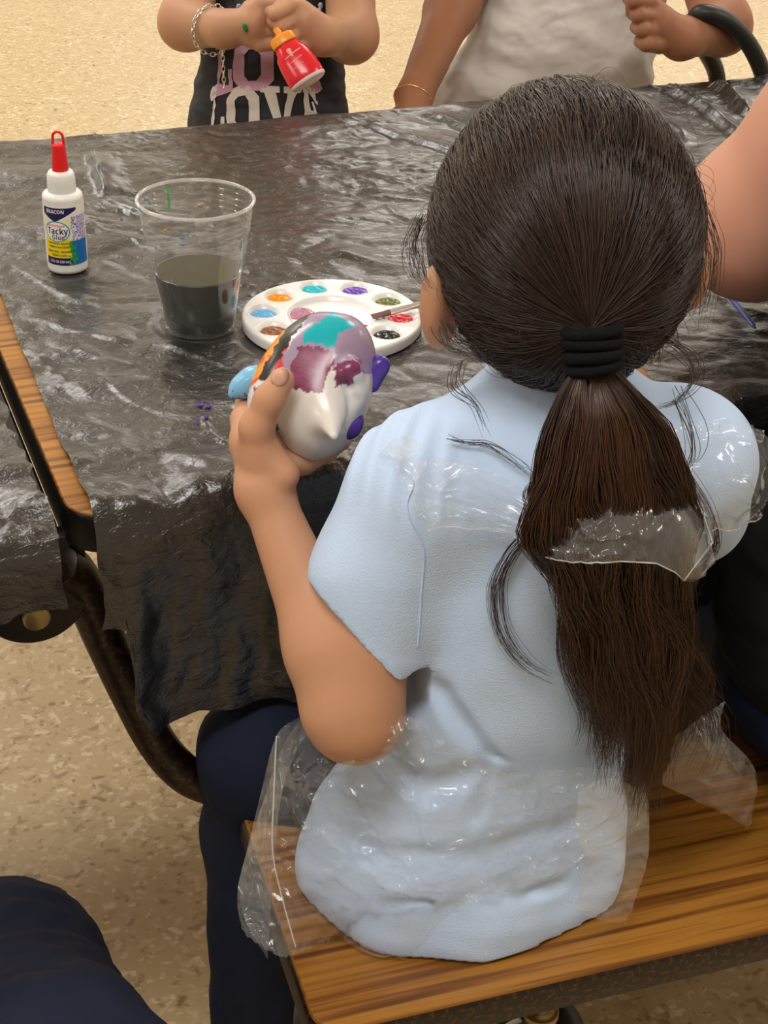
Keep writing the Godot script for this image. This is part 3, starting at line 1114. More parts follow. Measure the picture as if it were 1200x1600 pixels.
func child_at_bench() -> void:
	var girl := thing("person", "child seen from behind with long dark ponytail, light blue shirt and clear apron", "person")
	# ---- the body: head, neck, trunk and both arms
	var f := Field.new()
	var neck := Vector3(0.31, 0.81, 0.125)
	f.bone(neck, Vector3(0.312, 0.88, 0.105), 0.036, 0.036, 0.02)
	f.egg(HEAD + Vector3(0, 0.004, 0), Vector3(0.078, 0.088, 0.088), Basis(Vector3.UP, -0.28), 0.02)
	var face := Basis(Vector3.UP, -0.28)
	f.egg(HEAD + face * Vector3(0, -0.035, -0.035), Vector3(0.056, 0.06, 0.055), face, 0.03)
	f.bone(HEAD + face * Vector3(0, -0.006, -0.086), HEAD + face * Vector3(0, -0.022, -0.096), 0.006, 0.010, 0.012)
	f.bone(HEAD + face * Vector3(-0.012, -0.047, -0.083), HEAD + face * Vector3(0.012, -0.047, -0.083), 0.006, 0.006, 0.008)
	f.egg(HEAD + face * Vector3(0, -0.078, -0.066), Vector3(0.02, 0.014, 0.016), face, 0.02)
	f.egg(Vector3(0.232, 0.894, 0.096), Vector3(0.0115, 0.033, 0.021), Basis(Vector3.UP, -0.75) * Basis(Vector3.RIGHT, 0.2), 0.008)
	f.egg(Vector3(0.2275, 0.900, 0.101), Vector3(0.008, 0.021, 0.014), Basis(Vector3.UP, -0.75), 0.008)
	f.egg(Vector3(0.397, 0.906, 0.125), Vector3(0.010, 0.027, 0.018), Basis(Vector3.UP, 0.35), 0.008)
	f.bone(Vector3(0.306, 0.70, 0.128), neck, 0.07, 0.04, 0.03)
	f.bone(Vector3(0.29, 0.56, 0.135), Vector3(0.306, 0.70, 0.128), 0.07, 0.075, 0.03)
	f.bone(Vector3(0.235, 0.765, 0.118), Vector3(0.385, 0.77, 0.138), 0.036, 0.036, 0.03)
	f.bone(Vector3(0.385, 0.77, 0.138), Vector3(0.412, 0.758, 0.142), 0.034, 0.033, 0.02)
	var skin_mesh := f.skin(0.0045, Msh.new())
	# left arm and hand
	var arm := Field.new()
	var elbow := Vector3(0.1538, 0.6273, 0.1563)
	var wrist := Vector3(0.1264, 0.7476, 0.0466)
	arm.bone(Vector3(0.202, 0.765, 0.118), elbow, 0.034, 0.0285, 0.02)
	arm.bone(elbow, elbow.lerp(wrist, 0.28), 0.0262, 0.0268, 0.03)
	arm.bone(elbow.lerp(wrist, 0.28), wrist, 0.0268, 0.0172, 0.02)
	arm.bone(elbow, elbow + Vector3(0.002, -0.008, 0.006), 0.026, 0.024, 0.02)
	var heel := Vector3(0.1350, 0.7648, 0.0592)
	arm.bone(wrist, Vector3(0.1281, 0.7709, 0.0231), 0.0165, 0.0165, 0.015)
	arm.bone(Vector3(0.1374, 0.7628, 0.0564), Vector3(0.1286, 0.7729, 0.0436), 0.0115, 0.0125, 0.006)
	arm.bone(wrist, Vector3(0.1400, 0.7598, 0.0227), 0.0155, 0.013, 0.012)
	arm.bone(Vector3(0.1276, 0.7728, 0.0217), Vector3(0.1294, 0.7759, -0.0050), 0.0155, 0.0115, 0.012)
	# thumb on the near side
	arm.bone(Vector3(0.1240, 0.7727, 0.0418), Vector3(0.1234, 0.7941, 0.0401), 0.0125, 0.0118, 0.008)
	arm.bone(Vector3(0.1234, 0.7941, 0.0401), Vector3(0.1324, 0.8151, 0.0415), 0.0114, 0.0100, 0.005)
	arm.bone(Vector3(0.1324, 0.8151, 0.0415), Vector3(0.1421, 0.8275, 0.0400), 0.0104, 0.0088, 0.005)
	# fingers round the far side, each a chain of its own
	var fingers := [
		[Vector3(0.1294, 0.7759, -0.0050), Vector3(0.1399, 0.7759, -0.0323), Vector3(0.1568, 0.7768, -0.0512), Vector3(0.1712, 0.7803, -0.0550)],
		[Vector3(0.1343, 0.7621, -0.0028), Vector3(0.1516, 0.7589, -0.0327), Vector3(0.1723, 0.7597, -0.0436), Vector3(0.1888, 0.7626, -0.0411)],
		[Vector3(0.1418, 0.7557, 0.0097), Vector3(0.1646, 0.7458, -0.0148), Vector3(0.1867, 0.7490, -0.0203), Vector3(0.2030, 0.7556, -0.0178)],
		[Vector3(0.1420, 0.7590, 0.0355), Vector3(0.1614, 0.7541, 0.0291), Vector3(0.1791, 0.7569, 0.0245), Vector3(0.1933, 0.7625, 0.0218)],
	]
	for g in fingers:
		for i in 3:
			arm.bone(g[i], g[i + 1], [0.0105, 0.0092, 0.0082][i], [0.0092, 0.0082, 0.0070][i], 0.003)
	arm.skin(0.0026, skin_mesh)
	# right arm, reaching round to the brush
	var r := Field.new()
	var relbow := Vector3(0.452, 0.70, 0.07)
	var rwrist := Vector3(0.462, 0.772, -0.125)
	r.bone(Vector3(0.412, 0.76, 0.142), relbow, 0.034, 0.028, 0.02)
	r.bone(relbow, rwrist, 0.029, 0.0195, 0.02)
	r.bone(rwrist, Vector3(0.455, 0.785, -0.175), 0.019, 0.02, 0.02)
	var grip := Vector3(0.445, 0.7615, -0.2175)
	r.bone(Vector3(0.445, 0.79, -0.165), Vector3(0.432, 0.788, -0.2), 0.012, 0.0095, 0.01)
	r.bone(Vector3(0.432, 0.788, -0.2), grip + Vector3(-0.003, 0.006, 0.01), 0.0095, 0.0075, 0.005)
	for i in 4:
		var b := Vector3(0.452 + i * 0.009, 0.795 - i * 0.004, -0.19 + i * 0.006)
		var q := b + Vector3(-0.002, -0.004, -0.034)
		r.bone(b, q, 0.0098, 0.0085, 0.005)
		r.bone(q, grip + Vector3(0.002 + i * 0.009, -0.002 - i * 0.004, -0.008), 0.0085, 0.007, 0.005)
	r.skin(0.004, skin_mesh)
	var body := obj("body", skin_mesh, M.skin, girl)
	tag(body, "tanned skin of the child's head, arms and hands")
	# thumbnail, eyes and lips
	var nail := Field.new()
	nail.egg(Vector3(0.1391, 0.8323, 0.0451), Vector3(0.0058, 0.0075, 0.0022), Basis(Vector3(0.9286, 0.0309, 0.3698), Vector3(0.1675, 0.8544, -0.4920), Vector3(-0.3311, 0.5188, 0.7882)).orthonormalized() * Basis(Vector3.BACK, -0.5), 0.002)
	obj("thumbnail", nail.skin(0.001, Msh.new()), mat(0.62, 0.34, 0.24, 0.35), girl)
	for s in [-1, 1]:
		var eye := Field.new()
		eye.egg(HEAD + face * Vector3(0.028 * s, -0.006, -0.0755), Vector3(0.012, 0.008, 0.008), face, 0.002)
		obj("eye", eye.skin(0.002, Msh.new()), mat(0.05, 0.03, 0.02, 0.15), girl)
	# ---- trousers
	var p := Field.new()
	var hip := Vector3(0.27, 0.492, 0.118)
	p.egg(hip + Vector3(0, -0.004, -0.008), Vector3(0.09, 0.052, 0.068), Basis(), 0.03)
	p.bone(hip + Vector3(-0.03, -0.006, -0.02), Vector3(0.1469, 0.4535, -0.0138), 0.050, 0.054, 0.03)
	p.bone(Vector3(0.1469, 0.4535, -0.0138), Vector3(0.1338, 0.3658, -0.0187), 0.054, 0.043, 0.03)
	p.bone(Vector3(0.1338, 0.3658, -0.0187), Vector3(0.1114, 0.0820, 0.0318), 0.042, 0.036, 0.02)
	p.bone(hip + Vector3(0.05, 0, 0), Vector3(0.36, 0.475, -0.06), 0.062, 0.052, 0.03)
	p.bone(Vector3(0.36, 0.475, -0.06), Vector3(0.425, 0.075, 0.0), 0.05, 0.036, 0.03)
	p.relief = func(q: Vector3) -> float:
		return 0.0025 * nz.get_noise_3d(q.x * 22.0, q.y * 16.0, q.z * 22.0)
	var navy := mat(0.010, 0.014, 0.032, 0.85, 0.3)
	relief(navy, noise_tex(0.2, 2, 256), 0.03)
	navy.uv1_triplanar = true
	navy.uv1_scale = Vector3(18, 18, 18)
	M.navy = navy
	tag(obj("trousers", p.skin(0.006, Msh.new()), navy, girl), "dark navy trousers of the seated child")
	shoe(girl, Vector3(0.425, 0.0, 0.02), 0.1)
	shoe(girl, Vector3(0.13, 0.0, 0.02), -0.7)
	# ---- shirt
	var s := shirt_field()
	var shirt := mat(0.55, 0.70, 0.94, 0.9, 0.2)
	shirt.rim_enabled = true
	shirt.rim = 0.25
	relief(shirt, noise_tex(0.12, 3, 512), 0.035)
	shirt.uv1_triplanar = true
	shirt.uv1_scale = Vector3(9, 9, 9)
	var top := obj("shirt", s.skin(0.0036, Msh.new()), shirt, girl)
	tag(top, "light blue short-sleeved shirt with gathered sleeves")
	# armhole seam
	for line in [[Vector3(0.1675, 0.8230, 0.1512), Vector3(0.1775, 0.8096, 0.1643), Vector3(0.1821, 0.7933, 0.1770), Vector3(0.1866, 0.7604, 0.1878), Vector3(0.1911, 0.7211, 0.1902), Vector3(0.1920, 0.6849, 0.1890)]]:
		var seam := []
		var snapped := []
		for q in line:
			snapped.append(s.onto(q, 0.0, 6))
		for q in curve(snapped, 8):
			seam.append(s.onto(q, 0.0001, 2))
		obj("seam", tube(seam, [0.0008], 6), shirt, top)
	hair(girl, s)
	apron(girl, s)


func shoe(who: Node, at: Vector3, turn: float) -> void:
	var b := Transform3D(Basis(Vector3.UP, turn), at)
	var f := Field.new()
	f.egg(b * Vector3(0, 0.045, 0.015), Vector3(0.034, 0.042, 0.045), Basis(), 0.03)
	f.egg(b * Vector3(0, 0.035, -0.075), Vector3(0.038, 0.032, 0.075), Basis(Vector3.UP, turn), 0.03)
	f.planes.append([Vector3(0, 0.018, 0), Vector3.DOWN])
	var o := obj("shoe", f.skin(0.004, Msh.new()), mat(0.015, 0.015, 0.017, 0.5), who)
	tag(o, "black shoe with white side stripes and white sole")
	var line := PackedVector2Array()
	for i in 28:
		var a := TAU * i / 28.0
		var q := b * Vector3(cos(a) * 0.037, 0, -0.045 + sin(a) * 0.105)
		line.append(Vector2(q.x, q.z))
	obj("sole", slab(line, [[0.003, 0.001], [0.0, 0.004], [0.0, 0.018], [0.004, 0.021]]), mat(0.7, 0.7, 0.68, 0.5), o)
	for i in 3:
		var pts := []
		for k in 7:
			var a := -0.9 + k * 0.22
			pts.append(f.onto(b * Vector3(-0.05, 0.066 + a * 0.035, 0.035 - i * 0.022 + a * 0.012), 0.0005, 5))
		obj("stripe", tube(pts, [0.0032], 6), mat(0.75, 0.75, 0.75, 0.5), o)


func shirt_field() -> Field:
	var s := Field.new()
	var yaw := Basis(Vector3.UP, -0.14)
	s.egg(Vector3(0.305, 0.735, 0.130), Vector3(0.110, 0.105, 0.077), yaw, 0.04)
	s.egg(Vector3(0.290, 0.61, 0.137), Vector3(0.107, 0.13, 0.077), yaw, 0.05)
	s.egg(Vector3(0.262, 0.452, 0.133), Vector3(0.128, 0.11, 0.098), yaw, 0.05)
	s.bone(Vector3(0.1525, 0.4420, 0.1272), Vector3(0.1797, 0.4400, 0.1787), 0.012, 0.012, 0.05)
	s.bone(Vector3(0.1797, 0.4400, 0.1787), Vector3(0.2414, 0.4400, 0.2053), 0.012, 0.013, 0.05)
	s.bone(Vector3(0.2414, 0.4400, 0.2053), Vector3(0.3305, 0.4400, 0.2005), 0.013, 0.010, 0.05)
	s.bone(Vector3(0.23, 0.78, 0.118), Vector3(0.395, 0.778, 0.142), 0.044, 0.044, 0.04)
	s.bone(Vector3(0.306, 0.78, 0.130), Vector3(0.311, 0.824, 0.122), 0.060, 0.042, 0.05)
	# gathered sleeves
	s.bone(Vector3(0.207, 0.768, 0.120), Vector3(0.1835, 0.7110, 0.1239), 0.046, 0.044, 0.03)
	s.bone(Vector3(0.1835, 0.7110, 0.1239), Vector3(0.1740, 0.6660, 0.1419), 0.044, 0.038, 0.02)
	s.bone(Vector3(0.412, 0.770, 0.144), Vector3(0.432, 0.715, 0.118), 0.045, 0.045, 0.03)
	s.cut(Vector3(0.311, 0.90, 0.115), Vector3(0.31, 0.82, 0.121), 0.042, 0.039)
	var hem := Vector3(0.1651, 0.6727, 0.1350)
	var along := (Vector3(0.1538, 0.6273, 0.1563) - Vector3(0.202, 0.765, 0.118)).normalized()
	var mouth := Vector3(-0.80, -0.58, 0.05).normalized()
	s.notches.append([hem, mouth, hem + mouth * 0.03, 0.066, 0.196])
	s.notches.append([Vector3(0.1760, 0.6532, 0.1524), Vector3(0.3, -0.94, 0.15).normalized(), Vector3(0.1745, 0.6457, 0.1567), 0.035, 0.203])
	s.cut(hem - along * 0.03, hem + along * 0.03, 0.030, 0.034)
	s.planes.append([Vector3(0, 0.434, 0), Vector3.DOWN])
	var dents := [
		[Vector3(0.1684, 0.6686, 0.2000), Vector3(0.1960, 0.6406, 0.2120), 0.009, 0.010], [Vector3(0.1960, 0.6406, 0.2120), Vector3(0.2288, 0.5975, 0.2160), 0.012, 0.009],
		[Vector3(0.2288, 0.5975, 0.2160), Vector3(0.2242, 0.5453, 0.2180), 0.010, 0.008], [Vector3(0.1182, 0.5794, 0.1500), Vector3(0.1542, 0.5706, 0.1700), 0.006, 0.016], [Vector3(0.1542, 0.5706, 0.1700), Vector3(0.1859, 0.5643, 0.2000), 0.010, 0.015], [Vector3(0.1859, 0.5643, 0.2000), Vector3(0.2208, 0.5802, 0.2160), 0.009, 0.013],
		[Vector3(0.1233, 0.5175, 0.1500), Vector3(0.1678, 0.5065, 0.1900), 0.009, 0.013], [Vector3(0.1634, 0.5171, 0.2000), Vector3(0.2266, 0.5143, 0.2150), 0.008, 0.012], [Vector3(0.2266, 0.5143, 0.2150), Vector3(0.3084, 0.5222, 0.2150), 0.006, 0.015], [Vector3(0.1648, 0.4751, 0.2000), Vector3(0.2920, 0.4753, 0.2150), 0.006, 0.009],
		[Vector3(0.2288, 0.5969, 0.2160), Vector3(0.3664, 0.5530, 0.2000), 0.006, 0.006], [Vector3(0.1742, 0.6702, 0.1800), Vector3(0.1982, 0.6953, 0.2000), 0.005, 0.010],
		[Vector3(0.1820, 0.6516, 0.2000), Vector3(0.1650, 0.6121, 0.2000), 0.007, 0.012], [Vector3(0.2520, 0.5708, 0.2160), Vector3(0.2833, 0.5060, 0.2160), 0.004, 0.016],
	]
	for i in dents.size():
		dents[i][0] = s.onto(dents[i][0], 0.0, 5)
		dents[i][1] = s.onto(dents[i][1], 0.0, 5)
		dents[i].append(dents[i][1] - dents[i][0])
		dents[i].append(1.0 / dents[i][4].length_squared())
	var seams := [Vector3(0.1741, 0.8133, 0.1351), Vector3(0.1844, 0.7996, 0.1484), Vector3(0.1891, 0.7830, 0.1613), Vector3(0.1936, 0.7495, 0.1725), Vector3(0.1980, 0.7096, 0.1753), Vector3(0.1988, 0.6729, 0.1744)]
	s.relief = func(p: Vector3) -> float:
		var w := 0.0018 * nz.get_noise_3d(p.x * 12.0, p.y * 9.0, p.z * 12.0)
		if p.y < 0.66:
			w += 0.0024 * nz.get_noise_3d(p.x * 9.0 + p.y * 8.0 + 5.0, p.y * 20.0, p.z * 7.0) * smoothstep(0.6, 0.5, p.y)
			for d in dents:
				var pa: Vector3 = p - d[0]
				var h := clampf(pa.dot(d[4]) * d[5], 0.0, 1.0)
				var q: float = (pa - d[4] * h).length_squared() / (d[3] * d[3])
				if q < 6.0:
					w += d[2] * 1.25 * exp(-q * 2.0) * (0.45 + 0.55 * sin(PI * h))
		elif p.x < 0.235 and p.y > 0.7:
			# gathers at the top of the sleeve
			var a := p.x * 0.75 + p.z * 0.65
			w += 0.0012 * sin(a * 380.0 + p.y * 30.0) * smoothstep(0.755, 0.80, p.y) * smoothstep(0.235, 0.2, p.x)
		return w
	return s


func hair(girl: Node, s: Field) -> void:
	var pole := (TIE - HEAD).normalized()
	var up := (Vector3.UP - pole * pole.y).normalized()
	var side := up.cross(pole).normalized()     # to the child's right
	var turned := Basis(Vector3.UP, -0.28)
	var size := Vector3(0.0865, 0.099, 0.101)
	var reach := func(d: Vector3) -> float:
		var q := turned.inverse() * d
		return 1.0 / Vector3(q.x / size.x, q.y / size.y, q.z / size.z).length()
	var hairline := func(phi: float) -> float:
		var a := absf(wrapf(phi, -PI, PI))
		var h := lerpf(2.1, 1.10, smoothstep(1.5, 1.98, a))
		return lerpf(h, 0.92, smoothstep(2.3, 3.0, a))
	var spot := func(phi: float, theta: float, lift: float) -> Vector3:
		var d := pole * cos(theta) + (up * cos(phi) + side * sin(phi)) * sin(theta)
		var p: Vector3 = HEAD + d * (reach.call(d) + lift)
		return p.lerp(TIE, pow(maxf(0.0, 1.0 - theta / 0.42), 1.5))
	# the close layer over the scalp
	var cap := Msh.new()
	for j in 26:
		for i in 72:
			var phi := TAU * i / 72.0
			cap.v.append(spot.call(phi, lerpf(0.06, hairline.call(phi) - 0.02, j / 25.0), -0.0045 + 0.0012 * nz.get_noise_2d(phi * 6.0, 3.0)))
	cap.grid(0, 72, 26, true)
	var dark := mat(0.020, 0.0125, 0.0095, 0.45)
	var h := obj("hair", cap, dark, girl)
	tag(h, "long dark brown hair tied in a low ponytail")
	var m := Msh.new()
	for k in 7500:
		var phi := rng.randf() * TAU
		var end: float = hairline.call(phi) + rng.randf_range(-0.10, 0.03)
		if rng.randf() < 0.10:
			end *= rng.randf_range(0.6, 1.0)
		var clump := nz.get_noise_2d(phi * 14.0, 8.0)
		var lift := rng.randf_range(-0.0035, 0.0012) + clump * 0.0016
		var stray := 0.0 if rng.randf() > 0.08 else rng.randf_range(0.0008, 0.0045)
		var bend := rng.randf_range(-0.10, 0.10) * (1.0 if rng.randf() > 0.2 else 3.2)
		var wave := rng.randf() * 50.0
		var pts := PackedVector3Array()
		var n := 15
		for i in n:
			var q := float(i) / (n - 1)
			var theta := lerpf(end, 0.03, q)
			var ph := phi + bend * sin(PI * q) + 0.08 * nz.get_noise_2d(wave, q * 1.5) + 0.05 * nz.get_noise_2d(phi * 5.0, q * 3.0)
			pts.append(spot.call(ph, theta, lift + stray * sin(PI * q) + 0.0015 * nz.get_noise_2d(ph * 18.0, theta * 2.0)))
		strand(m, pts, rng.randf_range(0.00022, 0.00036), hair_tone(0.45 + clump * 0.6 + (0.45 if stray > 0.0 else 0.0), 0.15))
	# the ponytail
	var axis := curve([TIE, Vector3(0.2785, 0.897, 0.2185), Vector3(0.281, 0.865, 0.2345), Vector3(0.283, 0.828, 0.245), Vector3(0.2885, 0.795, 0.243), Vector3(0.301, 0.757, 0.236), Vector3(0.318, 0.713, 0.236), Vector3(0.333, 0.664, 0.241), Vector3(0.344, 0.612, 0.242), Vector3(0.340, 0.540, 0.240)], 3)
	var wide := [0.012, 0.012, 0.040, 0.058, 0.055, 0.043, 0.042, 0.046, 0.045, 0.034]
	for k in 5200:
		var a := rng.randf() * TAU
		var q := sqrt(rng.randf())
		var o := Vector2(cos(a), sin(a)) * q
		var to := rng.randf_range(0.86, 1.0) - 0.10 * absf(o.x) - (0.45 if rng.randf() < 0.16 else 0.0) * rng.randf()
		var wave := rng.randf() * 60.0
		var bunch := floorf(o.x * 4.0) + 10.0 * floorf(o.y * 2.0)
		var pts := PackedVector3Array()
		for i in axis.size():
			var t := float(i) / (axis.size() - 1)
			if t > to:
				break
			var w := t * 9.0
			var i0 := mini(int(w), 8)
			var half := lerpf(wide[i0], wide[i0 + 1], w - i0)
			var away := nz.get_noise_2d(wave, t * 2.4) * 0.018 * t + nz.get_noise_2d(bunch * 5.0, t * 2.8) * 0.034 * t
			var deep := nz.get_noise_2d(wave + 20.0, t * 2.4) * 0.008 * t + nz.get_noise_2d(bunch * 5.0 + 30.0, t * 2.8) * 0.014 * t * smoothstep(0.55, 0.7, t)
			var c: Vector3 = axis[i] + Vector3(0.93, 0.0, 0.12) * (o.x * half + away) + Vector3(-0.1, 0.15, 0.9) * (o.y * minf(half * 0.7, 0.021) + deep)
			if t > 0.35 and c.z < 0.222:
				c.z = lerpf(c.z, 0.222, 0.7)
			pts.append(c)
		if pts.size() > 4:
			strand(m, pts, rng.randf_range(0.00022, 0.00036), hair_tone(0.35 + 0.9 * rng.randf() * rng.randf() + 0.4 * nz.get_noise_1d(bunch * 7.0), 0.35 + 0.65 * smoothstep(0.35, 0.8, to)))
	# loose locks
	var on := func(list: Array, off: float) -> Array:
		var out := []
		for p in list:
			out.append(s.onto(p, off, 5))
		return out
	lock(m, [Vector3(0.262, 0.85, 0.235)] + on.call([Vector3(0.2458, 0.8240, 0.2200), Vector3(0.2506, 0.7906, 0.2200), Vector3(0.2341, 0.7655, 0.2200), Vector3(0.2259, 0.7379, 0.2200), Vector3(0.2344, 0.7056, 0.2200), Vector3(0.2553, 0.6795, 0.2200), Vector3(0.2807, 0.6644, 0.2200)], 0.006), 0.0055, 34, 0.7, 6)
	lock(m, [Vector3(0.318, 0.86, 0.235)] + on.call([Vector3(0.3629, 0.8103, 0.2000), Vector3(0.3836, 0.7721, 0.2000), Vector3(0.4039, 0.7322, 0.2000), Vector3(0.4105, 0.6988, 0.2000), Vector3(0.4065, 0.6723, 0.2000), Vector3(0.3918, 0.6659, 0.2100)], 0.007), 0.0045, 24, 0.6, 6)
	lock(m, on.call([Vector3(0.2811, 0.7504, 0.2200), Vector3(0.2772, 0.7210, 0.2200), Vector3(0.2796, 0.6840, 0.2200), Vector3(0.2937, 0.6480, 0.2200), Vector3(0.3008, 0.6237, 0.2200), Vector3(0.2957, 0.6011, 0.2200)], 0.006), 0.0045, 20, 0.6, 6)
	lock(m, on.call([Vector3(0.2072, 0.8500, 0.1600), Vector3(0.2206, 0.8437, 0.1700), Vector3(0.2286, 0.8490, 0.1900), Vector3(0.2374, 0.8418, 0.2000), Vector3(0.2490, 0.8293, 0.2100), Vector3(0.2606, 0.8166, 0.2200)], 0.006), 0.0025, 9, 0.4, 6)
	lock(m, [Vector3(0.2233, 0.8815, 0.1489), Vector3(0.2138, 0.8722, 0.1637), Vector3(0.2233, 0.8590, 0.1764), Vector3(0.2273, 0.8424, 0.1890)], 0.006, 9, 0.4, 6)
	lock(m, [Vector3(0.2222, 0.9559, 0.0868), Vector3(0.2113, 0.9384, 0.0938), Vector3(0.2083, 0.9248, 0.1077), Vector3(0.2126, 0.9168, 0.1212)], 0.008, 26, 0.4, 6)
	lock(m, [Vector3(0.2220, 0.8954, 0.1202), Vector3(0.2234, 0.8856, 0.1335), Vector3(0.2316, 0.8829, 0.1451), Vector3(0.2372, 0.8768, 0.1578)], 0.008, 26, 0.3, 6)
	lock(m, [Vector3(0.3541, 0.8886, 0.1674), Vector3(0.3682, 0.8794, 0.1795), Vector3(0.3660, 0.8692, 0.1979), Vector3(0.3477, 0.8602, 0.2088), Vector3(0.3232, 0.8600, 0.2114)], 0.006, 14, 0.4, 6)
	lock(m, [Vector3(0.3536, 0.8630, 0.1904), Vector3(0.3562, 0.8403, 0.2192), Vector3(0.3490, 0.8229, 0.2276), Vector3(0.3354, 0.8352, 0.2201)], 0.006, 12, 0.4, 6)
	lock(m, [Vector3(0.3874, 0.9681, 0.1354), Vector3(0.3922, 0.9406, 0.1556), Vector3(0.3866, 0.9161, 0.1694), Vector3(0.3762, 0.8915, 0.1811)], 0.010, 22, 0.4, 6)
	for k in 170:
		var phi := rng.randf_range(-2.4, 2.4)
		var th: float = hairline.call(phi) * rng.randf_range(0.35, 0.95)
		var pts := PackedVector3Array()
		var turn := rng.randf_range(-0.22, 0.22)
		var far := rng.randf_range(0.3, 0.6)
		var rise := rng.randf_range(0.004, 0.013)
		for i in 13:
			var q := i / 12.0
			pts.append(spot.call(phi + turn * q * q, maxf(0.4, th - q * far), 0.001 + rise * sin(PI * q * 0.9)))
		strand(m, pts, 0.00016, hair_tone(0.6))
	var strands := tinted(0.34)
	strands.metallic_specular = 0.5
	var sm := obj("hair_strands", m, strands, h)
	sm.set_meta("kind", "stuff")
	# coiled elastic
	var elastic := mat(0.008, 0.008, 0.010, 0.9, 0.2)
	relief(elastic, noise_tex(0.15, 2, 128), 0.05)
	elastic.uv1_triplanar = true
	elastic.uv1_scale = Vector3(40, 40, 40)
	var tie := obj("hair_tie", coil(TIE + Vector3(0, 0.000, 0.001), 0.0150, 0.0), elastic, h)
	tag(tie, "black fabric hair elastic wound round the ponytail")
	for k in 3:
		obj("coil", coil(TIE + Vector3(0.0003 * k, -0.0068 * (k + 1), 0.0024 * (k + 1)), 0.0155 - 0.0012 * absf(k - 0.5), 0.15 * (k - 1)), elastic, tie)


func coil(at: Vector3, r: float, tilt: float) -> Msh:
	var axis := Vector3(tilt * 0.5, -0.93, 0.33).normalized()
	var x := axis.cross(Vector3.FORWARD).normalized()
	var y := axis.cross(x)
	var pts := []
	for i in 41:
		var a := TAU * i / 40.0
		pts.append(at + (x * cos(a) + y * sin(a)) * r)
	return tube(pts, [0.0040], 10, false)


# ---------------------------------------------------------------- clear apron
# a crumpled sheet through a net of points (rows of equal length), kept outside a field
func film(rows: Array, nu: int, nv: int, field: Field, off: float, rough: float, stick: bool, low := 0.0) -> Msh:
	var fine := []
	for r in rows:
		fine.append(curve(r, 8))
	var cols: int = fine[0].size()
	var seed := rng.randf() * 50.0
	return sheet(nu, nv, func(u: float, v: float) -> Vector3:
		var ci := minf(u * (cols - 1), cols - 1.001)
		var i := int(ci)
		var ri := minf(v * (fine.size() - 1), fine.size() - 1.001)
		var j := int(ri)
		var pick := func(k: int) -> Vector3:
			var line: Array = fine[clampi(k, 0, fine.size() - 1)]
			return line[i].lerp(line[i + 1], ci - i)
		var p: Vector3 = pick.call(j).cubic_interpolate(pick.call(j + 1), pick.call(j - 1), pick.call(j + 2), ri - j)
		var g := Vector3(p.x * 15.0 + p.y * 13.0 + seed, p.y * 42.0 - p.x * 20.0, p.z * 18.0)
		var w := rough * (nz.get_noise_3d(g.x, g.y, g.z) + 0.8 * (cell_noise.get_noise_3d(g.x * 1.3, g.y * 0.8, g.z * 1.3) + 0.6))
		w += rough * 1.6 * (pow(1.0 - absf(nz.get_noise_3d(p.x * 22.0 + seed, p.y * 14.0 + p.x * 9.0, p.z * 22.0)), 10.0) + 0.7 * pow(1.0 - absf(nz.get_noise_3d(p.x * 34.0 + 8.0, p.y * 50.0 + seed, p.z * 30.0)), 10.0))
		if field:
			if stick:
				p = field.onto(p, off + maxf(w, -off * 0.5), 3)
			else:
				p += Vector3(-0.3, 0.4, 0.85) * w
				var d := field.at(p, field.all)
				if d < off:
					p += field.up(p) * (off - d)
		else:
			p += Vector3(-0.3, 0.4, 0.85) * w
		if low > 0.0:
			p.y = maxf(p.y, low)
		return p)


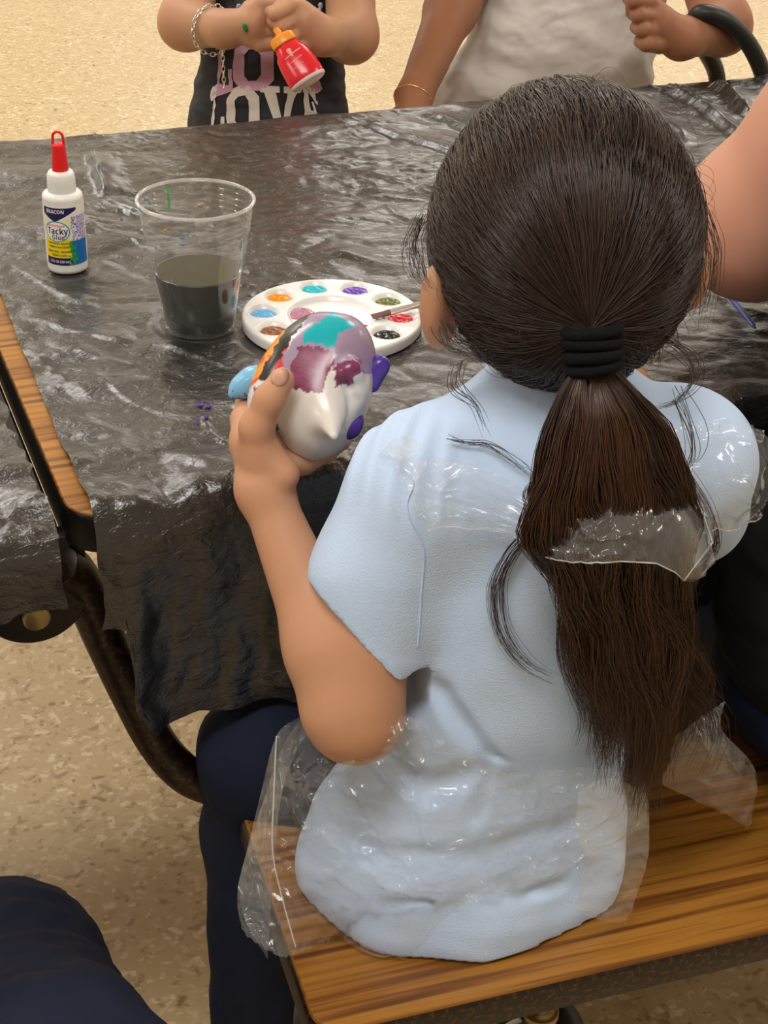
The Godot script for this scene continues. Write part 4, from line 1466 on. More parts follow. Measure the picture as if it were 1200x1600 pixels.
func apron(girl: Node, shirt: Field) -> void:
	var clear := clear_plastic(0.09, 0.13)
	var cloudy := clear_plastic(0.17, 0.15)
	var over := Field.new()
	for i in shirt.all:
		if shirt.kind[i] == 0:
			over.bone(shirt.a[i], shirt.a[i] + shirt.ab[i], shirt.ra[i], shirt.ra[i] + shirt.dr[i], 0.05)
		else:
			over.egg(shirt.a[i], Vector3.ONE / shirt.ab[i], Basis(Vector3.UP, -0.14), 0.05)
	over.bone(Vector3(0.298, 0.770, 0.240), Vector3(0.305, 0.745, 0.239), 0.031, 0.031, 0.03)
	over.bone(Vector3(0.305, 0.745, 0.239), Vector3(0.333, 0.664, 0.24), 0.031, 0.024, 0.03)
	over.bone(Vector3(0.272, 0.762, 0.238), Vector3(0.332, 0.762, 0.240), 0.026, 0.026, 0.03)
	over.bone(Vector3(0.280, 0.797, 0.246), Vector3(0.318, 0.793, 0.246), 0.027, 0.027, 0.02)
	var bib := film([
		[Vector3(0.1721, 0.8280, 0.1500), Vector3(0.1942, 0.8486, 0.1900), Vector3(0.2302, 0.8421, 0.2150), Vector3(0.2705, 0.8244, 0.2250), Vector3(0.3202, 0.8244, 0.2250), Vector3(0.3772, 0.8359, 0.1900), Vector3(0.4379, 0.7960, 0.1700)],
		[Vector3(0.1765, 0.8093, 0.1700), Vector3(0.1915, 0.8185, 0.2000), Vector3(0.2224, 0.8188, 0.2350), Vector3(0.2438, 0.8222, 0.2680), Vector3(0.2949, 0.8202, 0.2620), Vector3(0.3734, 0.8014, 0.2050), Vector3(0.4396, 0.7731, 0.1800)],
		[Vector3(0.1882, 0.7817, 0.1900), Vector3(0.1952, 0.7899, 0.2100), Vector3(0.2179, 0.7917, 0.2400), Vector3(0.2359, 0.7966, 0.2720), Vector3(0.2882, 0.7949, 0.2680), Vector3(0.3708, 0.7633, 0.2150), Vector3(0.4467, 0.7432, 0.1800)],
	], 150, 60, over, 0.004, 0.0030, true)
	var ap := obj("apron", bib, clear, girl)
	tag(ap, "thin clear plastic apron, its neck band crossing the ponytail")
	var hemline := []
	for k in 60:
		hemline.append(bib.v[bib.v.size() - 150 + int(k * 149 / 59.0)])
	obj("hem_fold", tube(hemline, [0.0005], 5), clear_plastic(0.4, 0.2), ap)
	# flap lifted off the left shoulder
	var flap := film([
		[Vector3(0.1893, 0.8354, 0.1523), Vector3(0.1831, 0.8237, 0.1383), Vector3(0.1782, 0.8084, 0.1273)],
		[Vector3(0.1935, 0.8305, 0.1636), Vector3(0.1868, 0.8226, 0.1596), Vector3(0.1813, 0.8146, 0.1436)],
	], 24, 16, null, 0.0, 0.0008, false)
	obj("neck_band", flap, cloudy, ap)
	# lower sheet over hip, thigh and bench
	var skirt := film([
		[Vector3(0.1343, 0.5855, 0.1033), Vector3(0.1550, 0.6210, 0.1648), Vector3(0.1821, 0.6385, 0.1900), Vector3(0.2114, 0.6197, 0.2120), Vector3(0.2469, 0.5977, 0.2220), Vector3(0.2978, 0.5858, 0.2220), Vector3(0.3502, 0.5796, 0.2220)],
		[Vector3(0.1174, 0.5651, 0.1096), Vector3(0.1341, 0.5978, 0.1713), Vector3(0.1626, 0.6031, 0.1950), Vector3(0.2017, 0.5917, 0.2160), Vector3(0.2480, 0.5729, 0.2240), Vector3(0.2992, 0.5633, 0.2240), Vector3(0.3555, 0.5600, 0.2220)],
		[Vector3(0.0933, 0.5282, 0.1302), Vector3(0.1085, 0.5531, 0.1646), Vector3(0.1450, 0.5561, 0.1950), Vector3(0.1936, 0.5490, 0.2180), Vector3(0.2453, 0.5387, 0.2250), Vector3(0.3023, 0.5351, 0.2240), Vector3(0.3605, 0.5433, 0.2220)],
		[Vector3(0.0691, 0.4857, 0.1543), Vector3(0.0916, 0.5036, 0.1647), Vector3(0.1286, 0.5084, 0.1900), Vector3(0.1754, 0.5134, 0.2190), Vector3(0.2321, 0.5070, 0.2260), Vector3(0.2939, 0.5107, 0.2250), Vector3(0.3627, 0.5271, 0.2220)],
		[Vector3(0.0647, 0.4677, 0.1770), Vector3(0.0856, 0.4598, 0.2037), Vector3(0.1329, 0.4370, 0.1809), Vector3(0.1912, 0.4400, 0.1884), Vector3(0.2223, 0.4902, 0.2280), Vector3(0.2902, 0.4906, 0.2260), Vector3(0.3649, 0.5106, 0.2220)],
	], 150, 96, over, 0.0035, 0.0042, false, 0.4345)
	obj("skirt", skirt, clear, ap)
	# hem bead down the left side
	var bead := curve([Vector3(0.1046, 0.6021, 0.1371), Vector3(0.0962, 0.5676, 0.1562), Vector3(0.0886, 0.5331, 0.1758), Vector3(0.0899, 0.5043, 0.1914), Vector3(0.0935, 0.4724, 0.2114)], 8)
	obj("hem_fold", tube(bead, [0.0006], 6), clear_plastic(0.35, 0.2), ap)
	# side panel hanging past the end of the bench
	var panel := film([
		[Vector3(0.1345, 0.5863, 0.1029), Vector3(0.1083, 0.5924, 0.1259), Vector3(0.0915, 0.5464, 0.1365), Vector3(0.0691, 0.4857, 0.1543)],
		[Vector3(0.1352, 0.5868, 0.1092), Vector3(0.1061, 0.5874, 0.1410), Vector3(0.0917, 0.5379, 0.1549), Vector3(0.0684, 0.4717, 0.1759)],
		[Vector3(0.1345, 0.5841, 0.1170), Vector3(0.1048, 0.5754, 0.1547), Vector3(0.0914, 0.5296, 0.1729), Vector3(0.0768, 0.4525, 0.1984)],
	], 60, 30, null, 0.0, 0.0018, false)
	obj("side_panel", panel, clear, ap)
	# tails of the waist tie
	var tail := film([
		[Vector3(0.2936, 0.5798, 0.2360), Vector3(0.3186, 0.5857, 0.2400), Vector3(0.3504, 0.5567, 0.2380)],
		[Vector3(0.2910, 0.5461, 0.2430), Vector3(0.3177, 0.5359, 0.2480), Vector3(0.3517, 0.5255, 0.2450)],
		[Vector3(0.3006, 0.5150, 0.2460), Vector3(0.3242, 0.4951, 0.2500), Vector3(0.3511, 0.4864, 0.2470)],
		[Vector3(0.2982, 0.4649, 0.2420), Vector3(0.3195, 0.4514, 0.2440), Vector3(0.3449, 0.4350, 0.2420)],
	], 40, 56, over, 0.004, 0.0022, false, 0.4345)
	obj("waist_tie", tail, cloudy, ap)
	var knot := film([
		[Vector3(0.3864, 0.5808, 0.2100), Vector3(0.4110, 0.5845, 0.2000), Vector3(0.4419, 0.5832, 0.1900)],
		[Vector3(0.3826, 0.5515, 0.2100), Vector3(0.4125, 0.5684, 0.2150), Vector3(0.4352, 0.5657, 0.2000)],
		[Vector3(0.3894, 0.5257, 0.2000), Vector3(0.4306, 0.5281, 0.2100), Vector3(0.4828, 0.5029, 0.1900)],
		[Vector3(0.4150, 0.5052, 0.2000), Vector3(0.4512, 0.4777, 0.2000), Vector3(0.4897, 0.4386, 0.1900)],
	], 44, 52, over, 0.004, 0.003, false, 0.4345)
	obj("waist_tie", knot, cloudy, ap)


# ---------------------------------------------------------------- people across the table
func head_on(f: Field, at: Vector3, face: Basis, size := 1.0) -> void:
	f.egg(at, Vector3(0.074, 0.095, 0.088) * size, face, 0.02)
	f.egg(at + face * Vector3(0, -0.045, 0.035) * size, Vector3(0.054, 0.062, 0.055) * size, face, 0.03)
	f.bone(at + face * Vector3(0, -0.008, 0.088) * size, at + face * Vector3(0, -0.026, 0.098) * size, 0.006 * size, 0.010 * size, 0.012)
	f.bone(at + face * Vector3(-0.014, -0.055, 0.084) * size, at + face * Vector3(0.014, -0.055, 0.084) * size, 0.006 * size, 0.006 * size, 0.008)
	for s in [-1, 1]:
		f.egg(at + face * Vector3(0.076 * s, -0.012, 0.0) * size, Vector3(0.010, 0.028, 0.018) * size, face, 0.008)


func hair_on(who: Node, at: Vector3, face: Basis, size: float, tone: StandardMaterial3D, label: String) -> void:
	var f := Field.new()
	f.egg(at + face * Vector3(0, 0.016, -0.014) * size, Vector3(0.086, 0.098, 0.092) * size, face, 0.03)
	f.egg(at + face * Vector3(0, -0.09, -0.06) * size, Vector3(0.07, 0.13, 0.045) * size, face, 0.04)
	f.relief = func(p: Vector3) -> float:
		return 0.004 * nz.get_noise_3d(p.x * 60.0, p.y * 9.0, p.z * 60.0)
	tag(obj("hair", f.skin(0.007, Msh.new()), tone, who), label)
	for s in [-1, 1]:
		var e := Field.new()
		e.egg(at + face * Vector3(0.028 * s, -0.008, 0.078) * size, Vector3(0.012, 0.008, 0.008) * size, face, 0.002)
		obj("eye", e.skin(0.0025, Msh.new()), mat(0.04, 0.025, 0.02, 0.15), who)


# a fist: knuckles a, b across, palm from the wrist, fingers curling towards the grip
func fist(f: Field, wrist: Vector3, palm: Vector3, across: Vector3, curl: Vector3, back: Vector3, size: float) -> void:
	f.bone(wrist, palm, 0.019 * size, 0.022 * size, 0.02)
	for i in 4:
		var k := palm + across * (i - 1.5) * 0.0165 * size + curl * 0.012 * size
		var m := k + curl * 0.026 * size
		var t := m + back * 0.022 * size - curl * 0.004 * size
		f.bone(palm + across * (i - 1.5) * 0.012 * size, k, 0.011 * size, 0.0098 * size, 0.008)
		f.bone(k, m, 0.0096 * size, 0.0088 * size, 0.003)
		f.bone(m, t, 0.0088 * size, 0.0078 * size, 0.003)
	var b := palm - across * 0.018 * size + back * 0.012 * size
	f.bone(b, b + curl * 0.022 * size - across * 0.008 * size, 0.0115 * size, 0.0095 * size, 0.006)
	f.bone(b + curl * 0.022 * size - across * 0.008 * size, b + curl * 0.040 * size + across * 0.004 * size, 0.0095 * size, 0.0078 * size, 0.004)


# block capitals with slab feet: each letter is a list of quads in a unit box (x right, y up)
var letters := {
	"L": [[0.0, 1.0, 0.55, 0.86], [0.16, 0.86, 0.40, 0.16], [0.0, 0.16, 1.0, 0.0], [0.80, 0.40, 1.0, 0.16]],
	"E": [[0.0, 1.0, 1.0, 0.84], [0.12, 0.84, 0.38, 0.58], [0.12, 0.58, 0.66, 0.42], [0.12, 0.42, 0.38, 0.16], [0.0, 0.16, 1.0, 0.0], [0.80, 0.84, 1.0, 0.66], [0.80, 0.34, 1.0, 0.16], [0.56, 0.66, 0.70, 0.34]],
}


func glyph(ch: String) -> Array:
	var out := []
	if letters.has(ch):
		for b in letters[ch]:
			out.append([Vector2(b[0], b[1]), Vector2(b[2], b[1]), Vector2(b[2], b[3]), Vector2(b[0], b[3])])
	elif ch == "O":
		var o := [Vector2(0.28, 1), Vector2(0.72, 1), Vector2(1, 0.78), Vector2(1, 0.22), Vector2(0.72, 0), Vector2(0.28, 0), Vector2(0, 0.22), Vector2(0, 0.78)]
		var n := [Vector2(0.4, 0.8), Vector2(0.6, 0.8), Vector2(0.70, 0.70), Vector2(0.70, 0.30), Vector2(0.6, 0.2), Vector2(0.4, 0.2), Vector2(0.30, 0.30), Vector2(0.30, 0.70)]
		for i in 8:
			out.append([o[i], o[(i + 1) % 8], n[(i + 1) % 8], n[i]])
	elif ch == "V":
		out.append([Vector2(0.08, 0.88), Vector2(0.36, 0.88), Vector2(0.58, 0.0), Vector2(0.42, 0.0)])
		out.append([Vector2(0.66, 0.88), Vector2(0.90, 0.88), Vector2(0.58, 0.0), Vector2(0.46, 0.0)])
		out.append([Vector2(0.0, 1.0), Vector2(0.46, 1.0), Vector2(0.46, 0.86), Vector2(0.0, 0.86)])
		out.append([Vector2(0.56, 1.0), Vector2(1.0, 1.0), Vector2(1.0, 0.86), Vector2(0.56, 0.86)])
	return out


func letter(ch: String, corner: Vector3, x: Vector3, y: Vector3, on: Field) -> Msh:
	var m := Msh.new()
	for q in glyph(ch):
		var base := m.v.size()
		for j in 7:
			for i in 7:
				var e: Vector2 = q[0].lerp(q[1], i / 6.0).lerp(q[3].lerp(q[2], i / 6.0), j / 6.0)
				m.v.append(on.onto(corner + x * e.x + y * e.y, 0.0012, 3))
		m.grid(base, 7, 7)
	return m


func background_people() -> void:
	love_child()
	white_shirt_person()


func love_child() -> void:
	var who := thing("person", "small child in black top with pink and white lettering holding a red bottle", "person")
	var face := Basis(Vector3.UP, -0.28)
	var b := Field.new()
	var chest := Vector3(0.5417, 0.7936, -1.1820)
	var belly := Vector3(0.5170, 0.6829, -1.1322)
	var hips := Vector3(0.5006, 0.6062, -1.1012)
	var ls := Vector3(0.4551, 0.8675, -1.2416)
	var rs := Vector3(0.6423, 0.8699, -1.1646)
	var le := Vector3(0.3923, 0.7769, -1.1195)
	var re := Vector3(0.5969, 0.7690, -1.0284)
	var lw := Vector3(0.4204, 0.7889, -1.0268)
	var rw := Vector3(0.5371, 0.7843, -0.9748)
	b.bone(hips, chest, 0.08, 0.07, 0.03)
	b.bone(ls, rs, 0.035, 0.035, 0.03)
	b.bone(chest, (ls + rs) / 2 + Vector3(0, 0.04, 0), 0.05, 0.036, 0.03)
	b.bone(ls, le, 0.036, 0.0335, 0.02)
	b.bone(rs, re, 0.036, 0.0335, 0.02)
	b.bone(le, lw, 0.034, 0.0225, 0.02)
	b.bone(re, rw, 0.034, 0.0225, 0.02)
	head_on(b, (ls + rs) / 2 + Vector3(0, 0.15, 0.01), face)
	var skin_mesh := b.skin(0.006, Msh.new())
	var lh := Field.new()
	lh.bone(le.lerp(lw, 0.5), lw, 0.028, 0.0220, 0.02)
	fist(lh, lw, Vector3(0.4479, 0.7994, -1.0031), Vector3(-0.10, -0.97, 0.2).normalized(), Vector3(0.92, 0.05, 0.38).normalized(), Vector3(0.2, -0.1, -0.95).normalized(), 1.0)
	lh.skin(0.003, skin_mesh)
	var rh := Field.new()
	rh.bone(re.lerp(rw, 0.5), rw, 0.028, 0.0220, 0.02)
	fist(rh, rw, Vector3(0.5145, 0.8044, -0.9785), Vector3(0.30, -0.93, 0.2).normalized(), Vector3(-0.9, -0.25, 0.3).normalized(), Vector3(-0.3, -0.1, -0.95).normalized(), 1.0)
	rh.skin(0.003, skin_mesh)
	obj("body", skin_mesh, M.skin_child, who)
	# top
	var t := Field.new()
	t.egg(hips + Vector3(0, 0.0, 0), Vector3(0.112, 0.10, 0.085), face, 0.05)
	t.egg(belly, Vector3(0.103, 0.13, 0.083), face, 0.05)
	t.egg(chest + Vector3(0, -0.01, 0), Vector3(0.098, 0.11, 0.076), face, 0.04)
	t.bone(ls.lerp(rs, 0.2), ls.lerp(rs, 0.32) + Vector3(0, 0.02, 0), 0.03, 0.03, 0.03)
	t.bone(rs.lerp(ls, 0.2), rs.lerp(ls, 0.32) + Vector3(0, 0.02, 0), 0.03, 0.03, 0.03)
	t.relief = func(p: Vector3) -> float:
		return 0.0035 * nz.get_noise_3d(p.x * 16.0, p.y * 40.0, p.z * 16.0)
	var top := obj("tank_top", t.skin(0.005, Msh.new()), mat(0.012, 0.012, 0.016, 0.8), who)
	tag(top, "black tank top with LOVE twice in block capitals")
	var xx := Vector3(0.93, 0.03, 0.37).normalized()
	var yy := Vector3(0.10, 0.93, -0.35).normalized()
	var rows := [[Vector3(0.4005, 0.6966, -1.0759), mat(0.50, 0.27, 0.36, 0.7), [0.0, 44.0, 118.0, 172.0], [42.0, 68.0, 52.0, 40.0], 78.0, "pink"], [Vector3(0.3881, 0.6414, -1.0575), mat(0.62, 0.56, 0.49, 0.6), [0.0, 40.0, 98.0, 168.0], [36.0, 56.0, 66.0, 40.0], 76.0, "cream"]]
	for r in rows:
		for i in 4:
			var k := 1.0 / 1145.0
			tag(obj("letter", letter("LOVE"[i], r[0] + xx * r[2][i] * k + Vector3(0, 0, 0.0), xx * r[3][i] * k, yy * r[4] * k, t), r[1], top), r[5] + " letter printed on the black top")
	# sequins at the neckline
	for i in 26:
		var at := t.onto(Vector3(0.5139, 0.8087, -1.0894) + xx * rng.randf_range(-0.09, 0.09) + yy * rng.randf_range(-0.018, 0.02), 0.001, 3)
		var s := Field.new()
		s.egg(at, Vector3(0.005, 0.004, 0.002), Basis(Vector3.BACK, rng.randf() * 3.0), 0.002)
		obj("sequin", s.skin(0.0014, Msh.new()), mat(0.10, 0.14, 0.30, 0.2) if i % 3 else mat(0.5, 0.5, 0.55, 0.2), top)
	# skirt and legs
	var l := Field.new()
	l.bone(hips + Vector3(-0.05, -0.04, 0), Vector3(hips.x - 0.055, 0.02, hips.z), 0.055, 0.035, 0.03)
	l.bone(hips + Vector3(0.05, -0.04, 0), Vector3(hips.x + 0.055, 0.02, hips.z), 0.055, 0.035, 0.03)
	l.egg(hips + Vector3(-0.004, -0.06, 0), Vector3(0.124, 0.08, 0.1), face, 0.03)
	tag(obj("trousers", l.skin(0.008, Msh.new()), mat(0.75, 0.34, 0.42, 0.8), who), "pink trousers of the small child")
	hair_on(who, (ls + rs) / 2 + Vector3(0, 0.15, 0.01), face, 1.0, mat(0.02, 0.013, 0.01, 0.5), "dark hair of the small child")
	# bracelet: chain links round the wrist, its end dangling
	var silver := mat(0.75, 0.72, 0.68, 0.25)
	silver.metallic = 0.9
	var br := thing("bracelet", "silver chain bracelet on the small child's wrist", "bracelet")
	var w := Vector3(0.4123, 0.7816, -1.0559)
	var ax := (lw - le).normalized()
	var e1 := ax.cross(Vector3.UP).normalized()
	var e2 := ax.cross(e1)
	var ring := func(at: Vector3, n1: Vector3, n2: Vector3, ra: float, rb: float, th: float) -> Msh:
		var pts := []
		for k in 15:
			var a := TAU * k / 14.0
			pts.append(at + n1 * cos(a) * ra + n2 * sin(a) * rb)
		return tube(pts, [th], 5, false)
	for k in 26:
		var a := TAU * k / 26.0
		var out := e1 * cos(a) + e2 * sin(a)
		var on := e1 * -sin(a) + e2 * cos(a)
		obj("link", ring.call(w + out * 0.031, on, ax if k % 2 else out, 0.0045, 0.0026, 0.0009), silver, br)
	for k in 9:
		obj("link", ring.call(Vector3(0.4137, 0.7745, -1.0202) + Vector3(0.0, -0.0068 * k, 0.0006 * k), Vector3.UP, Vector3.RIGHT if k % 2 else Vector3.BACK, 0.0045, 0.0022, 0.0008), silver, br)
	# green smudge of paint on the back of the hand
	var g := Field.new()
	g.egg(Vector3(0.4337, 0.8012, -0.9824), Vector3(0.0035, 0.0065, 0.0025), Basis(Vector3.BACK, 0.4), 0.002)
	tag(obj("paint_spot", g.skin(0.0012, Msh.new()), mat(0.02, 0.2, 0.03, 0.4), who), "green paint spot on the small child's hand")
	squeeze_bottle()


func squeeze_bottle() -> void:
	var t := thing("paint_bottle", "red squeeze bottle with orange cap held upside down by the small child", "bottle")
	var cap := Vector3(0.4743, 0.7887, -0.9470)
	var bottom := Vector3(0.4953, 0.7465, -0.9104)
	var y := (cap - bottom).normalized()
	var z := Vector3(-0.33, 0.52, 0.79)
	z = (z - y * z.dot(y)).normalized()
	t.transform = Transform3D(Basis(y.cross(z), y, z), bottom)
	var h := (cap - bottom).length()
	var flat := func(list: Array, from: float) -> Msh:
		var m := Msh.new()
		for q in list:
			for s in 32:
				var a := TAU * s / 32.0
				m.v.append(Vector3(cos(a) * q.x, from + q.y, sin(a) * q.x * 0.62))
		m.grid(0, 32, list.size(), true)
		return m
	var red := mat(0.72, 0.015, 0.03, 0.22)
	obj("bottle_body", flat.call([Vector2(0.0001, 0.001), Vector2(0.022, 0.001), Vector2(0.0245, 0.004), Vector2(0.025, 0.012), Vector2(0.0235, 0.03), Vector2(0.0215, 0.042), Vector2(0.0175, h - 0.012), Vector2(0.0165, h - 0.006), Vector2(0.011, h - 0.002), Vector2(0.0001, h - 0.001)], 0.0), red, t)
	obj("base", flat.call([Vector2(0.0001, -0.0015), Vector2(0.0215, -0.0015), Vector2(0.0242, 0.0005), Vector2(0.0246, 0.0035), Vector2(0.0242, 0.0038)], 0.0), mat(0.7, 0.6, 0.56, 0.35), t)
	var orange := mat(0.86, 0.3, 0.02, 0.3)
	var c := obj("cap", flat.call([Vector2(0.0001, 0.0), Vector2(0.016, 0.0), Vector2(0.0172, 0.002), Vector2(0.0165, 0.011), Vector2(0.014, 0.0135), Vector2(0.0001, 0.014)], h - 0.004), orange, t)
	obj("nozzle", lathe([Vector2(0.005, h + 0.009), Vector2(0.0042, h + 0.02), Vector2(0.0001, h + 0.021)], 16), orange, c)
	# raised emblem and the worn lines of print
	var drop := Field.new()
	drop.bone(Vector3(-0.002, h - 0.016, 0.0112), Vector3(-0.002, h - 0.024, 0.0122), 0.0035, 0.0025, 0.003)
	tag(obj("emblem", drop.skin(0.001, Msh.new()), mat(0.8, 0.35, 0.2, 0.3), t), "pale drop emblem on the red bottle")
	for k in 3:
		var pts := []
		for i in 9:
			var x := lerpf(-0.012, 0.012 - 0.003 * k, i / 8.0)
			var r: float = 0.0205 + k * 0.0012
			pts.append(Vector3(x, 0.038 - k * 0.0085 + x * 0.12, sqrt(maxf(0.0, 1.0 - x * x / (r * r))) * r * 0.62 + 0.0006))
		obj("print_line", tube(pts, [0.0011 - 0.0003 * k], 6), mat(0.75, 0.3, 0.32, 0.4), t)


func white_shirt_person() -> void:
	var who := thing("person", "person in white shirt leaning with one hand on the far table edge", "person")
	var face := Basis(Vector3.UP, -0.28)
	var b := Field.new()
	var hips := Vector3(0.9268, 0.6097, -1.0768)
	var chest := Vector3(0.9974, 0.8061, -1.1383)
	var ls := Vector3(0.9075, 0.9112, -1.2199)
	var rs := Vector3(1.1457, 0.9350, -1.1355)
	var le := Vector3(0.7789, 0.7748, -1.1080)
	var lw := Vector3(0.6764, 0.6924, -0.9890)
	var re := Vector3(1.1217, 0.7721, -0.9368)
	var rw := Vector3(1.0253, 0.7708, -0.8877)
	b.bone(hips, chest, 0.10, 0.09, 0.03)
	b.bone(ls, rs, 0.045, 0.045, 0.03)
	b.bone(chest, (ls + rs) / 2 + Vector3(0, 0.06, 0), 0.06, 0.042, 0.03)
	b.bone(ls, le, 0.044, 0.036, 0.02)
	b.bone(rs, re, 0.044, 0.038, 0.02)
	b.bone(le, lw, 0.036, 0.0235, 0.02)
	b.bone(re, rw, 0.040, 0.0255, 0.02)
	head_on(b, (ls + rs) / 2 + Vector3(0, 0.19, 0.02), face, 1.1)
	var m := b.skin(0.007, Msh.new())
	var lh := Field.new()
	lh.bone(le.lerp(lw, 0.6), lw, 0.029, 0.0235, 0.02)
	fist(lh, lw, Vector3(0.6590, 0.6742, -0.9589), Vector3(0.95, 0.02, 0.25).normalized(), Vector3(-0.25, -0.4, 0.85).normalized(), Vector3(0, -0.98, 0.2).normalized(), 1.05)
	lh.skin(0.0035, m)
	var rh := Field.new()
	rh.bone(re.lerp(rw, 0.6), rw, 0.031, 0.0255, 0.02)
	fist(rh, rw, Vector3(0.9930, 0.7915, -0.8958), Vector3(0.3, -0.9, 0.2).normalized(), Vector3(-0.88, 0.2, 0.4).normalized(), Vector3(0.1, -0.1, -0.95).normalized(), 1.2)
	rh.skin(0.0035, m)
	obj("body", m, M.skin_teen, who)
	var t := Field.new()
	t.egg(Vector3(0.9255, 0.6259, -1.0880), Vector3(0.158, 0.14, 0.105), face, 0.05)
	t.egg(Vector3(0.9677, 0.7383, -1.1188), Vector3(0.128, 0.15, 0.10), face, 0.06)
	t.egg(chest, Vector3(0.125, 0.14, 0.10), face, 0.05)
	t.bone(ls.lerp(rs, 0.1), rs.lerp(ls, 0.1), 0.056, 0.056, 0.04)
	t.bone(ls, ls.lerp(le, 0.4), 0.058, 0.056, 0.03)
	t.bone(rs, rs.lerp(re, 0.4), 0.058, 0.056, 0.03)
	t.relief = func(p: Vector3) -> float:
		var q := p.x * 0.9 + p.y * 0.8
		return 0.013 * nz.get_noise_3d(p.x * 7.0 + p.y * 9.0, q * 10.0 - p.x * 12.0, p.z * 7.0) + 0.0025 * nz.get_noise_3d(p.x * 26.0, p.y * 40.0, p.z * 20.0)
	var cotton := mat(0.60, 0.57, 0.545, 0.85, 0.25)
	tag(obj("shirt", t.skin(0.006, Msh.new()), cotton, who), "loose creased white shirt")
	var l := Field.new()
	l.bone(hips + Vector3(-0.07, -0.02, 0), Vector3(hips.x - 0.08, 0.02, hips.z), 0.08, 0.05, 0.03)
	l.bone(hips + Vector3(0.07, -0.02, 0), Vector3(hips.x + 0.08, 0.02, hips.z), 0.08, 0.05, 0.03)
	tag(obj("trousers", l.skin(0.009, Msh.new()), mat(0.03, 0.035, 0.05, 0.8), who), "dark trousers of the person in white")
	hair_on(who, (ls + rs) / 2 + Vector3(0, 0.19, 0.02), face, 1.1, mat(0.015, 0.012, 0.011, 0.5), "dark hair of the person in white")
	# thin gold bangle
	var gold := mat(0.7, 0.42, 0.18, 0.25)
	gold.metallic = 0.9
	var ax := (lw - le).normalized()
	var e1 := ax.cross(Vector3.UP).normalized()
	var pts := []
	for k in 33:
		var a := TAU * k / 32.0
		pts.append(lw + ax * 0.008 + (e1 * cos(a) + ax.cross(e1) * sin(a)) * 0.0265)
	tag(obj("bangle", tube(pts, [0.0016], 8, false), gold), "thin gold bangle on the wrist at the far table edge", "bangle")
	# handbag hung over the bent arm
	var bag := thing("handbag", "black handbag with looped strap hung over the bent arm", "handbag")
	var leather := mat(0.012, 0.011, 0.011, 0.45)
	var strap := curve([Vector3(1.1440, 0.6525, -0.9503), Vector3(1.1317, 0.7044, -0.9515), Vector3(1.0692, 0.7691, -0.9189), Vector3(1.0539, 0.8015, -0.8958), Vector3(1.0836, 0.7965, -0.8801), Vector3(1.1254, 0.7661, -0.8806), Vector3(1.1693, 0.7171, -0.8933), Vector3(1.2093, 0.6537, -0.9109)], 8)
	obj("strap", tube(strap, [0.0125], 10), leather, bag)
	var bodyf := Field.new()
	var mid := Vector3(1.1983, 0.5304, -0.9359)
	bodyf.egg(mid, Vector3(0.13, 0.11, 0.05), face, 0.02)
	obj("bag_body", bodyf.skin(0.007, Msh.new()), leather, bag)


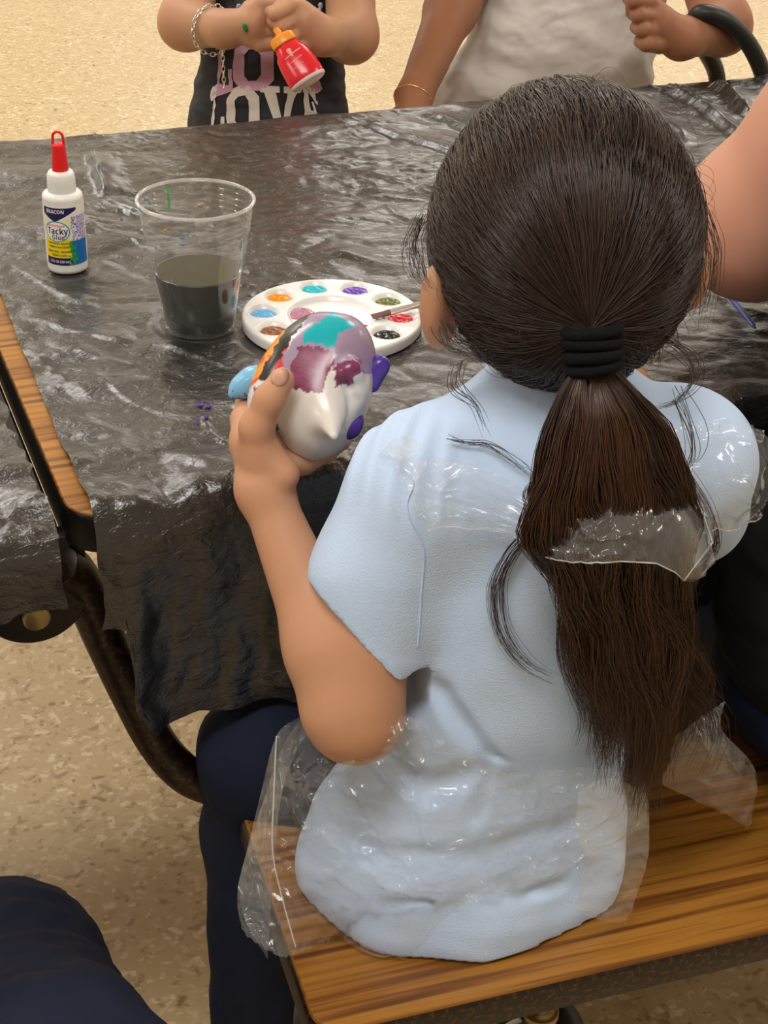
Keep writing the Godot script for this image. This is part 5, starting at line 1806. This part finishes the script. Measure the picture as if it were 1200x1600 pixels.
# ---------------------------------------------------------------- people on the bench and beside it
func neighbours() -> void:
	var who := thing("person", "adult in black shirt and jeans seated right of the child, bare arm on table", "person")
	var b := Field.new()
	var sh := Vector3(0.6702, 0.9211, -0.0700)
	var el := Vector3(0.6275, 0.8273, -0.1277)
	b.bone(sh, el, 0.074, 0.060, 0.02)
	b.bone(el, el + Vector3(0.05, -0.012, -0.03), 0.058, 0.05, 0.03)
	b.bone(el + Vector3(0.02, -0.02, -0.01), Vector3(0.86, 0.765, -0.28), 0.05, 0.032, 0.03)
	b.bone(Vector3(0.86, 0.765, -0.28), Vector3(0.93, 0.755, -0.30), 0.03, 0.026, 0.02)
	for i in 4:
		var k := Vector3(0.94 + 0.004 * i, 0.752, -0.335 + 0.02 * i)
		b.bone(Vector3(0.92, 0.755, -0.305 + 0.008 * i), k, 0.012, 0.010, 0.008)
		b.bone(k, k + Vector3(0.05, -0.008, 0.004 * i), 0.0095, 0.008, 0.004)
	b.bone(Vector3(0.9, 0.755, -0.27), Vector3(0.94, 0.75, -0.245), 0.012, 0.009, 0.008)
	var spine := Vector3(0.72, 0.66, 0.10)
	b.bone(spine, Vector3(0.76, 0.98, 0.02), 0.11, 0.10, 0.05)
	b.bone(Vector3(0.76, 0.98, 0.02), Vector3(0.78, 1.13, -0.02), 0.06, 0.05, 0.03)
	b.bone(Vector3(0.68, 0.98, 0.0), sh, 0.07, 0.07, 0.03)
	var face := Basis(Vector3.UP, PI + 0.2)
	head_on(b, Vector3(0.78, 1.22, -0.04), face, 1.15)
	obj("body", b.skin(0.007, Msh.new()), M.skin_adult, who)
	var t := Field.new()
	t.egg(Vector3(0.655, 0.60, 0.13), Vector3(0.168, 0.15, 0.13), Basis(), 0.05)
	t.egg(Vector3(0.70, 0.78, 0.09), Vector3(0.16, 0.20, 0.12), Basis(), 0.05)
	t.bone(Vector3(0.70, 0.96, 0.03), Vector3(0.88, 0.98, 0.05), 0.085, 0.085, 0.05)
	t.bone(Vector3(0.70, 0.98, 0.01), sh.lerp(el, -0.12), 0.088, 0.080, 0.03)
	t.planes.append([Vector3(0, 0.505, 0), Vector3.DOWN])
	t.relief = func(p: Vector3) -> float:
		return 0.006 * nz.get_noise_3d(p.x * 8.0, p.y * 22.0, p.z * 8.0)
	tag(obj("shirt", t.skin(0.007, Msh.new()), mat(0.010, 0.010, 0.011, 0.85, 0.3), who), "plain black short-sleeved shirt")
	var j := Field.new()
	j.egg(Vector3(0.66, 0.51, 0.12), Vector3(0.155, 0.085, 0.125), Basis(), 0.04)
	j.bone(Vector3(0.605, 0.50, 0.10), Vector3(0.62, 0.50, -0.26), 0.072, 0.062, 0.03)
	j.bone(Vector3(0.74, 0.505, 0.10), Vector3(0.78, 0.50, -0.26), 0.078, 0.066, 0.03)
	j.bone(Vector3(0.62, 0.50, -0.26), Vector3(0.64, 0.06, -0.22), 0.062, 0.048, 0.03)
	j.bone(Vector3(0.78, 0.50, -0.26), Vector3(0.78, 0.06, -0.22), 0.062, 0.048, 0.03)
	j.relief = func(p: Vector3) -> float:
		return 0.003 * nz.get_noise_3d(p.x * 20.0, p.y * 24.0, p.z * 16.0)
	var denim := mat(0.008, 0.014, 0.032, 0.8, 0.3)
	relief(denim, noise_tex(0.25, 2, 256), 0.03)
	denim.uv1_triplanar = true
	denim.uv1_scale = Vector3(22, 22, 22)
	var jeans := obj("jeans", j.skin(0.007, Msh.new()), denim, who)
	tag(jeans, "dark blue denim jeans with visible stitching")
	for line in [[Vector3(0.4304, 0.6003, 0.2000), Vector3(0.4500, 0.5678, 0.2000), Vector3(0.4638, 0.5453, 0.2000), Vector3(0.4841, 0.5236, 0.2000)], [Vector3(0.4526, 0.6005, 0.2000), Vector3(0.4554, 0.5786, 0.2000), Vector3(0.4589, 0.5529, 0.2000)]]:
		var pts := []
		for q in curve(line, 6):
			pts.append(j.onto(q, 0.0004, 5))
		obj("stitching", tube(pts, [0.0010], 5), mat(0.10, 0.12, 0.17, 0.8), jeans)
	hair_on(who, Vector3(0.78, 1.22, -0.04), face, 1.15, mat(0.03, 0.018, 0.012, 0.5), "brown hair of the adult")
	# someone's leg at the lower left corner
	var leg := thing("person", "seated person at the lower left corner, only a navy trouser leg in view", "person")
	var n := Field.new()
	n.bone(Vector3(-0.0879, 0.3591, 0.0575), Vector3(-0.0862, 0.4260, 0.2426), 0.066, 0.078, 0.03)
	n.bone(Vector3(-0.0879, 0.3591, 0.0575), Vector3(-0.10, 0.08, 0.03), 0.062, 0.042, 0.03)
	n.bone(Vector3(-0.0862, 0.4260, 0.2426), Vector3(-0.14, 0.47, 0.44), 0.078, 0.10, 0.03)
	n.egg(Vector3(-0.2, 0.47, 0.46), Vector3(0.15, 0.09, 0.1), Basis(), 0.04)
	n.relief = func(p: Vector3) -> float:
		return 0.005 * nz.get_noise_3d(p.x * 14.0 + p.z * 10.0, p.y * 14.0, p.z * 20.0 - p.x * 10.0)
	tag(obj("trousers", n.skin(0.006, Msh.new()), M.navy, leg), "navy blue trouser leg with soft creases")
	# loose things by the adult's arm
	var brush := thing("paintbrush", "thin blue-handled paintbrush lying by the adult's arm", "paintbrush")
	var a := Vector3(0.6390, 0.7320, -0.1105)
	var d: Vector3 = (Vector3(0.6555, 0.7320, -0.1761) - a).normalized()
	obj("handle", tube([a, a + d * 0.005, a + d * 0.05, a + d * 0.10], [0.0012, 0.0022, 0.0028, 0.0022], 10), mat(0.05, 0.09, 0.42, 0.3), brush)
	var steel := mat(0.7, 0.7, 0.7, 0.25)
	steel.metallic = 0.9
	obj("ferrule", tube([a + d * 0.099, a + d * 0.118], [0.0026, 0.0026], 10), steel, brush)
	obj("bristles", tube([a + d * 0.117, a + d * 0.126, a + d * 0.134], [0.0025, 0.0028, 0.0006], 10), mat(0.10, 0.05, 0.03, 0.6), brush)
